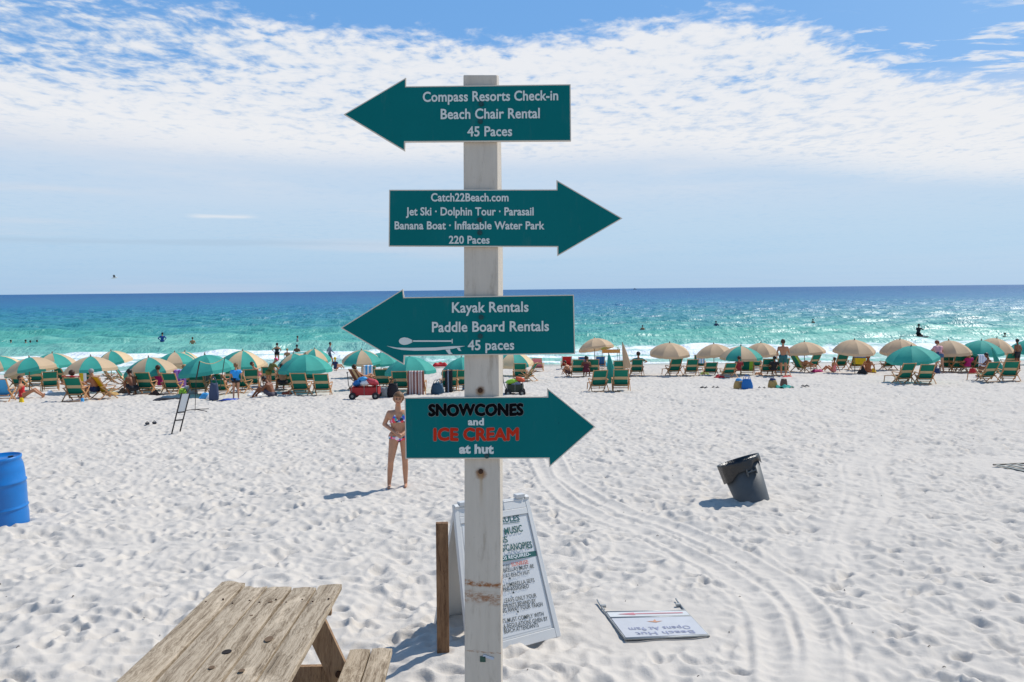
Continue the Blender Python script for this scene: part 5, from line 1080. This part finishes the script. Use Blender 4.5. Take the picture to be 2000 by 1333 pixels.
for pp, dp, sk, hr, lb in SW_: person(insea(pp[0], pp[1], dp), 'stand', random.Random(int(pp[0])).uniform(-60, 60), lb, sk, hr, [('swim_trunks', 'trunks', NAVY)], 1.05, voxel=.03)
person(insea(317, 671, .82), 'hips', 10, 'broad bather in a blue shirt standing in the green water', SK1, HBK, [('shirt', 'longshirt', M('royal_blue_shirt', (.01, .07, .28), .6))], 1.15, voxel=.03)
person(insea(581, 673, .85), 'stand', -60, 'bather in a grey shirt beyond the breaking wave', SK1, HBK, [('shirt', 'shirt', M('grey_shirt', (.3, .33, .36), .7))], 1.0, voxel=.03)
person(insea(1399, 641, .95), 'hips', 20, 'dark clothed bather far out above the tan umbrellas', SK3, HBK, [('shirt', 'longshirt', NAVY)], 1.1, voxel=.03)
person(insea(541, 706, .30), 'hips', 0, 'person in a black swimsuit wading at the shore, hands on hips', SK1, HBK, [('swimsuit', 'suit', BLACK), ('shorts', 'shorts', BLACK)], 1.0, fem=True, voxel=.03)
person(insea(561, 703, .75), 'stand', 0, 'small bather beside the wading person in black', SK1, HBL, [('swim_trunks', 'trunks', NAVY)], .95, voxel=.03)
q_ = insea(1795, 659.5, 0); person(q_ + Vector((0, 0, .05)), 'kneel', -60, 'dark figure kneeling on a paddle board', SK3, HBK, [('wetsuit', 'longshirt', BLACK), ('shorts', 'trunks', BLACK)], 1.25, voxel=.03)
t_ = empty('paddle_board', q_ - Vector((.5, 0, -.03)), 0, 'dark paddle board carrying a kneeling figure', 'paddle board')
m = MB(); m.prism([(1.5 * math.cos(a), .38 * math.sin(a) * (1 if math.cos(a) < 0 else 1), 0) for a in np.linspace(0, 2 * PI, 25)[:-1]], (0, 0, .1)); m.build('deck', M('board_dark', (.03, .06, .09), .4), t_, bevel=.02)
# gull
bp_ = P(223, 543, 60); t_ = empty('seagull', bp_, R(30), 'seagull flying low over the sea on the left', 'bird')
m = MB(); m.lathe([(.001, -.22), (.03, -.15), (.07, 0), (.06, .12), (.035, .20), (.001, .27)], 12, closed=False); o_ = m.build('body', M('gull_white', (.7, .7, .7), .7), t_, smooth=True); o_.rotation_euler = (R(80), 0, R(90))
for s_ in (-1, 1):
    m = MB(); m.sheet(lambda u, v: Vector(((v - .5) * .16 * (1 - .7 * u) - .05 * u * u, s_ * (.04 + .5 * u), .05 + .28 * u - .12 * u * u)), 6, 3); m.build('wing', M('gull_grey', (.08, .08, .09), .7), t_, solid=.012)
t_ = empty('distant_boat', P(1240, 561.5, 3500) , 0, 'tiny boat on the horizon right of the signs', 'boat'); t_.location.z = 0
m = MB(); m.prism([(-7, -2, 0), (6, -2, 0), (9, 0, 0), (6, 2, 0), (-7, 2, 0)], (0, 0, 2.2)); m.build('hull', M('boat_hull', (.25, .28, .32), .6), t_); m = MB(); m.box((-1, 0, 4), (6, 3, 3.6)); m.build('cabin', M('boat_cabin', (.35, .38, .42), .6), t_, bevel=.3)

# ------------------------------------------------------------------ bags, baskets, wagon and the rest
def spot(px, py): g_ = G(px, py); return Vector((g_.x, g_.y, gz(0, g_.y) - .01))
def bag(px, py, w_, h_, d_, material, label, cat='bag', name='beach_bag', handles=True, top=None, yaw=0, hm=None):
    t_ = empty(name, spot(px, py), R(yaw), label, cat); m_ = MB(); n_ = 20
    fn_ = lambda a, i: (abs(math.cos(a)) ** 3 + abs(math.sin(a)) ** 3) ** (-1 / 3) * (1 + .03 * math.sin(a * 5 + i))
    m_.lathe([(.44, 0), (.50, .03), (.52, .3), (.47, .62), (.40, .86), (.37, 1.0), (.33, .97), (.32, .8), (.001, .76)], n_, fn=lambda a, i: fn_(a, i) * (1 + .05 * math.sin(a * 3 + i * .9 + px)), closed=True); o_ = m_.build('bag_body', material, t_, smooth=True); o_.scale = (w_, d_, h_)
    if handles:
        for s_ in (-1, 1): m_ = MB(); m_.tube([(math.cos(a) * w_ * .25, s_ * d_ * .42, h_ * .93 + math.sin(a) * h_ * .42) for a in np.linspace(0, PI, 9)], .012, 6); m_.build('handle', hm or material, t_, smooth=True)
    if top is not None:
        m_ = MB(); m_.lathe([(.45, .85), (.42, 1.05), (.30, 1.22), (.12, 1.30), (.001, 1.30)], 14, fn=lambda a, i: 1 + .14 * math.sin(a * 3 + i * 2), closed=False); o_ = m_.build('stuffed_towel', top, t_, smooth=True); o_.scale = (w_ * .85, d_ * .85, h_)
    return t_
bag(1443, 760, .38, .34, .3, STRAW, 'round straw bag with a blue towel bulging out of it', 'bag', top=LBLUE, handles=False)
bag(1459, 761, .42, .42, .26, BLUE, 'upright bright blue tote bag beside the straw bag')
bag(1509, 758, .36, .32, .3, STRAW, 'straw basket with dark blue cloth in it', 'basket', name='straw_basket', top=NAVY, handles=False)
t_ = empty('green_towel', spot(1532, 759), 0, 'crumpled green towel with a brown bag on it, right of the basket', 'towel')
m = MB(); m.sheet(lambda u, v: Vector(((u - .5) * .62, (v - .5) * .5, .05 + .07 * math.sin(u * 9) * math.cos(v * 7) + .05 * math.exp(-((u - .5) ** 2 + (v - .5) ** 2) * 14))), 14, 12); m.build('cloth', M('sea_green_towel', (.01, .30, .24), .8), t_, smooth=True, solid=.015)
bag(1531, 756, .28, .34, .2, M('brown_leather', (.12, .07, .05), .6), 'small brown bag standing on the green towel', handles=False)
def shoes(px, py, label, material=BLACK, n_=2):
    t_ = empty('flip_flops', spot(px, py) + Vector((0, 0, .01)), R(random.Random(px).uniform(-50, 50)), label, 'flip-flops')
    for s_ in (-1, 1):
        m_ = MB(); m_.prism([(s_ * .09 + .05 * math.cos(a) * (1.1 if math.sin(a) > 0 else .85), .14 * math.sin(a), 0) for a in np.linspace(0, 2 * PI, 15)[:-1]], (0, 0, .03)); o_ = m_.build('sole', material, t_)
        m_ = MB(); m_.tube([(s_ * .09 - .045, -.01, .02), (s_ * .09, .06, .07), (s_ * .09 + .045, -.01, .02)], .008, 5); m_.build('strap', material, o_)
shoes(1375, 758, 'dark flip-flops left of the blue tote bag, farthest left'); shoes(1397, 758, 'dark flip-flops nearest the straw bag on its left'); shoes(1488, 759, 'dark flip-flops between tote bag and basket'); shoes(1573, 755, 'dark flip-flops alone at the right of the green towel'); shoes(295, 828, 'dark pair left of the leaning sign stand')
# magenta towel heap, red float, navy blanket
def heap(px, py, w_, d_, h_, material, label, name='towel', cat='towel', yaw=0):
    t_ = empty(name, spot(px, py), R(yaw), label, cat); s_ = random.Random(int(px)); a1, a2, a3 = [s_.uniform(0, 6) for _ in range(3)]
    m_ = MB(); m_.sheet(lambda u, v: Vector(((u - .5) * w_ * (1 + .1 * math.sin(v * 5 + a3)), (v - .5) * d_ * (1 + .12 * math.sin(u * 6 + a1)), .01 + h_ * (math.sin(PI * u) * math.sin(PI * v)) ** .6 * (.65 + .35 * math.sin(u * 8 + a1) * math.cos(v * 6 + a2)))), 16, 12); m_.build('cloth', material, t_, smooth=True, solid=.012); return t_
heap(1596, 727, .62, .5, .24, MAG, 'crumpled magenta towel right of the reclined sunbather'); heap(1538, 738, .5, .4, .14, RED, 'red cloth on the sand below the standing man')
heap(326, 781, .9, .6, .10, BLACK, 'black cloth spread on the sand beside the leaning sign stand', 'blanket', 'blanket'); heap(404, 778, .5, .4, .3, LBLUE, 'light blue cloth bundle under the rope stand'); heap(415, 779, .36, .36, .36, WHITE, 'white and grey bundle beside the dark bag under the rope pole')
heap(448, 781, .6, .4, .05, M('royal_blue_towel', (.03, .08, .4), .8), 'flat royal blue towel at the feet of the child', 'towel', 'towel')
heap(1180, 716, .7, .5, .35, M('turquoise_cloth', (.03, .35, .45), .7), 'turquoise bundle at the waterline behind the closed green umbrella')
heap(243, 768, .5, .4, .26, M('brown_box_cloth', (.16, .09, .05), .8), 'brown bundle behind the yellow chair'); heap(1705, 727, .3, .3, .3, YEL, 'small yellow bag beside the auburn woman'); heap(1684, 730, .42, .34, .42, BLACK, 'black bag beside the auburn woman'); heap(1740 - 52, 712, .3, .3, .2, ORANGE, 'small orange bundle behind the black bag near the auburn woman')
bag(418, 781, .34, .62, .2, M('grey_navy_bag', (.05, .07, .13), .7), 'slumped grey and navy backpack under the rope pole', 'backpack', 'backpack', top=None, yaw=20)
bag(768, 775, .42, .5, .3, BLACK, 'black backpack beside the young woman', 'backpack', 'backpack'); bag(752, 775, .34, .36, .3, M('grey_cooler', (.3, .33, .31), .5), 'small grey cooler right of the red wagon', 'cooler', 'cooler', handles=False)
bag(855, 770, .5, .42, .3, M('slate_bag', (.03, .08, .13), .7), 'dark slate bag left of the post near the black towel', yaw=-20); bag(872, 758, .26, .30, .24, RED, 'small red bag leaning on the chair with the black towel')
bag(372, 770, .55, .34, .35, M('pale_grey_tub', (.4, .44, .45), .5), 'pale grey tub under the purple towel', 'tub', 'tub', handles=False); bag(357, 771, .28, .24, .28, LIME, 'lime green bag under the purple towel', handles=False)
bag(42, 788, .14, .2, .14, YEL, 'small yellow cup on the sand by the light blue chair', 'cup', 'cup', handles=False); bag(161, 786, .1, .16, .1, LBLUE, 'small blue bottle by the seated man', 'bottle', 'bottle', handles=False)
bag(910, 762, .3, .34, .2, M('blue_white_bag', (.15, .35, .6), .7), 'blue and white bag by the post')
heap(98, 770, .4, .3, .2, WHITE, 'white bundle on the sand below the left-turned chair'); heap(218, 772, .5, .35, .2, STRAW, 'tan bundle right of the bright yellow chair'); heap(303, 772, .4, .3, .22, M('dark_brown_bundle', (.06, .03, .02), .8), 'dark bundle between two green chairs left of the stand')
heap(497, 772, .5, .4, .18, WHITE, 'white bundle beside the chair right of the child'); heap(560, 771, .4, .35, .2, M('rust_bundle', (.3, .07, .03), .8), 'rust red bundle left of the empty chair pair'); heap(737, 770, .4, .35, .26, M('teal_bundle', (.01, .18, .2), .8), 'teal bundle right behind the red wagon')
heap(1376, 732, .5, .3, .22, M('lime_bundle', (.5, .6, .15), .8), 'pale lime bundle under the second tan umbrella'); heap(1406, 738, .5, .3, .18, RED, 'small red bundle left of the green and tan umbrella chair'); heap(1482, 733, .4, .3, .22, M('peach_bundle', (.7, .35, .2), .8), 'peach bundle under the green and tan umbrella')
bag(1828, 733, .4, .36, .3, NAVY, 'navy bag by the feet of the bending woman', yaw=15); bag(1900, 731, .3, .3, .3, RED, 'red bag beside the white towel chair', handles=False)
# lime and orange beach gear behind the closed green umbrella
t_ = empty('sun_shelter', spot(1192, 722) + Vector((0, 0, 0)), 0, 'low lime shade with orange edge behind the closed green umbrella', 'sun shelter')
m = MB(); m.sheet(lambda u, v: Vector(((u - .5) * 1.1, (v - .5) * .9, 1.25 + .22 * (math.sin(PI * u)) ** .7)), 8, 4); m.build('canopy', LIME, t_, smooth=True, solid=.01); m = MB(); m.sheet(lambda u, v: Vector(((u - .5) * 1.08, -.45, 1.25 - .22 * v)), 6, 2); m.build('edge_strip', ORANGE, t_, solid=.01)
for sx in (-.5, .5):
    for sy in (-.4, .4): m = MB(); m.tube([(sx, sy, 0), (sx, sy, 1.28)], .012, 6); m.build('pole', DARKM, t_)
heap(860, 716, 1.0, .5, .42, RED, 'red float at the waterline left of the post', 'float', 'float'); heap(1980, 708, .9, .5, .5, M('orange_float', (.85, .16, .03), .5), 'orange float at the waterline near the right edge', 'float', 'float')
def wheel(mb_t, name, c, r_, material, parent):
    m_ = MB(); m_.tube([Vector(c) - Vector((0, .035, 0)), Vector(c) + Vector((0, .035, 0))], r_, 18); o_ = m_.build(name, material, parent, bevel=.008); m_ = MB(); m_.tube([Vector(c) - Vector((0, .04, 0)), Vector(c) + Vector((0, .04, 0))], r_ * .4, 10); m_.build('rim', GREYM, o_)
def wagon(px, py, material, label, load, yaw=0, L=.95):
    t_ = empty('beach_wagon', spot(px, py), R(yaw), label, 'wagon'); m_ = MB(); W2, z0, z1 = .26, .16, .42
    for (c_, d_) in (((0, -W2, (z0 + z1) / 2), (L, .02, z1 - z0)), ((0, W2, (z0 + z1) / 2), (L, .02, z1 - z0)), ((-L / 2, 0, (z0 + z1) / 2), (.02, W2 * 2 + .018, z1 - z0 - .004)), ((L / 2, 0, (z0 + z1) / 2), (.02, W2 * 2 + .018, z1 - z0 - .004)), ((0, 0, z0 - .012), (L - .02, W2 * 2 - .03, .02))): m_.box(c_, d_)
    m_.build('wagon_body', material, t_)
    for sx in (-1, 1):
        for sy in (-1, 1): wheel(None, 'wheel', (sx * L * .42, sy * (W2 + .05), .12), .13, BLACK, t_)
    m_ = MB(); m_.tube([(-L / 2, 0, .16), (-L / 2 - .12, 0, .5), (-L / 2 - .16, 0, .95)], .014, 6); m_.build('pull_handle', BLACK, t_); m_ = MB(); m_.tube([(-L / 2 - .16, -.1, .95), (-L / 2 - .16, .1, .95)], .02, 6); m_.build('grip', BLACK, t_)
    for f_ in (-.45, 0, .45): m_ = MB(); m_.tube([(L * f_, -W2 - .014, .14), (L * f_, -W2 - .014, .52)], .010, 6); m_.build('frame_rod', GREYM, t_)
    for (x_, z_, s_, ma, nm) in load:
        m_ = MB(); r2_ = random.Random(int(x_ * 100)); m_.lathe([(.001, -.5), (.35, -.45), (.5, -.1), (.42, .3), (.001, .45)], 12, closed=False, fn=lambda a, i: 1 + .22 * math.sin(a * 3 + x_ * 9 + i * 1.7) + .12 * math.sin(a * 7 + i)); o_ = m_.build('loaded_' + nm, ma, t_, smooth=True); o_.scale = (s_ * 1.15, s_ * .9, s_ * .6); o_.rotation_euler = (.3 * x_, x_ * 1.5, x_ * 4); o_.location = (x_, 0, z_)
wagon(714, 778, M('faded_red_wagon', (.36, .025, .025), .75), 'red beach wagon piled with gear behind the young woman', [(-.3, .55, .34, BLUE, 'bag'), (0, .58, .36, WHITE, 'towel'), (.28, .60, .42, M('red_print', (.5, .06, .08), .7), 'bag'), (-.1, .72, .3, LBLUE, 'bag')], L=1.0)
wagon(1006, 772, M('dark_cart', (.02, .03, .02), .6), 'dark beach cart loaded with bags just right of the post', [(-.12, .52, .36, LIME, 'bag'), (.04, .45, .34, M('lilac_grey', (.35, .34, .42), .8), 'towel'), (.20, .60, .32, M('orange_red_bag', (.65, .10, .04), .7), 'bag')], L=.62)
# tiny bits of dry seaweed and litter in the sand
sb = MB(); rr = random.Random(21)
for _ in range(170):
    Y = 4.6 + 34 * rr.random() ** 1.6; X = rr.uniform(-.7, .7) * Y; z_ = hz_at(X, Y) + .004; s_ = rr.uniform(.005, .015); a = rr.uniform(0, PI); v = Vector((math.cos(a), math.sin(a), .1)) * s_
    p = Vector((X, Y, z_)); sb.tube([p - v, p + Vector((0, 0, s_ * .5)), p + v * .8 + Vector((v.y, -v.x, 0)) * .4], s_ * .28, 4)
o_ = sb.build('seaweed_bits', M('dry_seaweed', (.035, .028, .022), .9)); tag(o_, 'specks of dry seaweed scattered over the sand', kind='stuff')
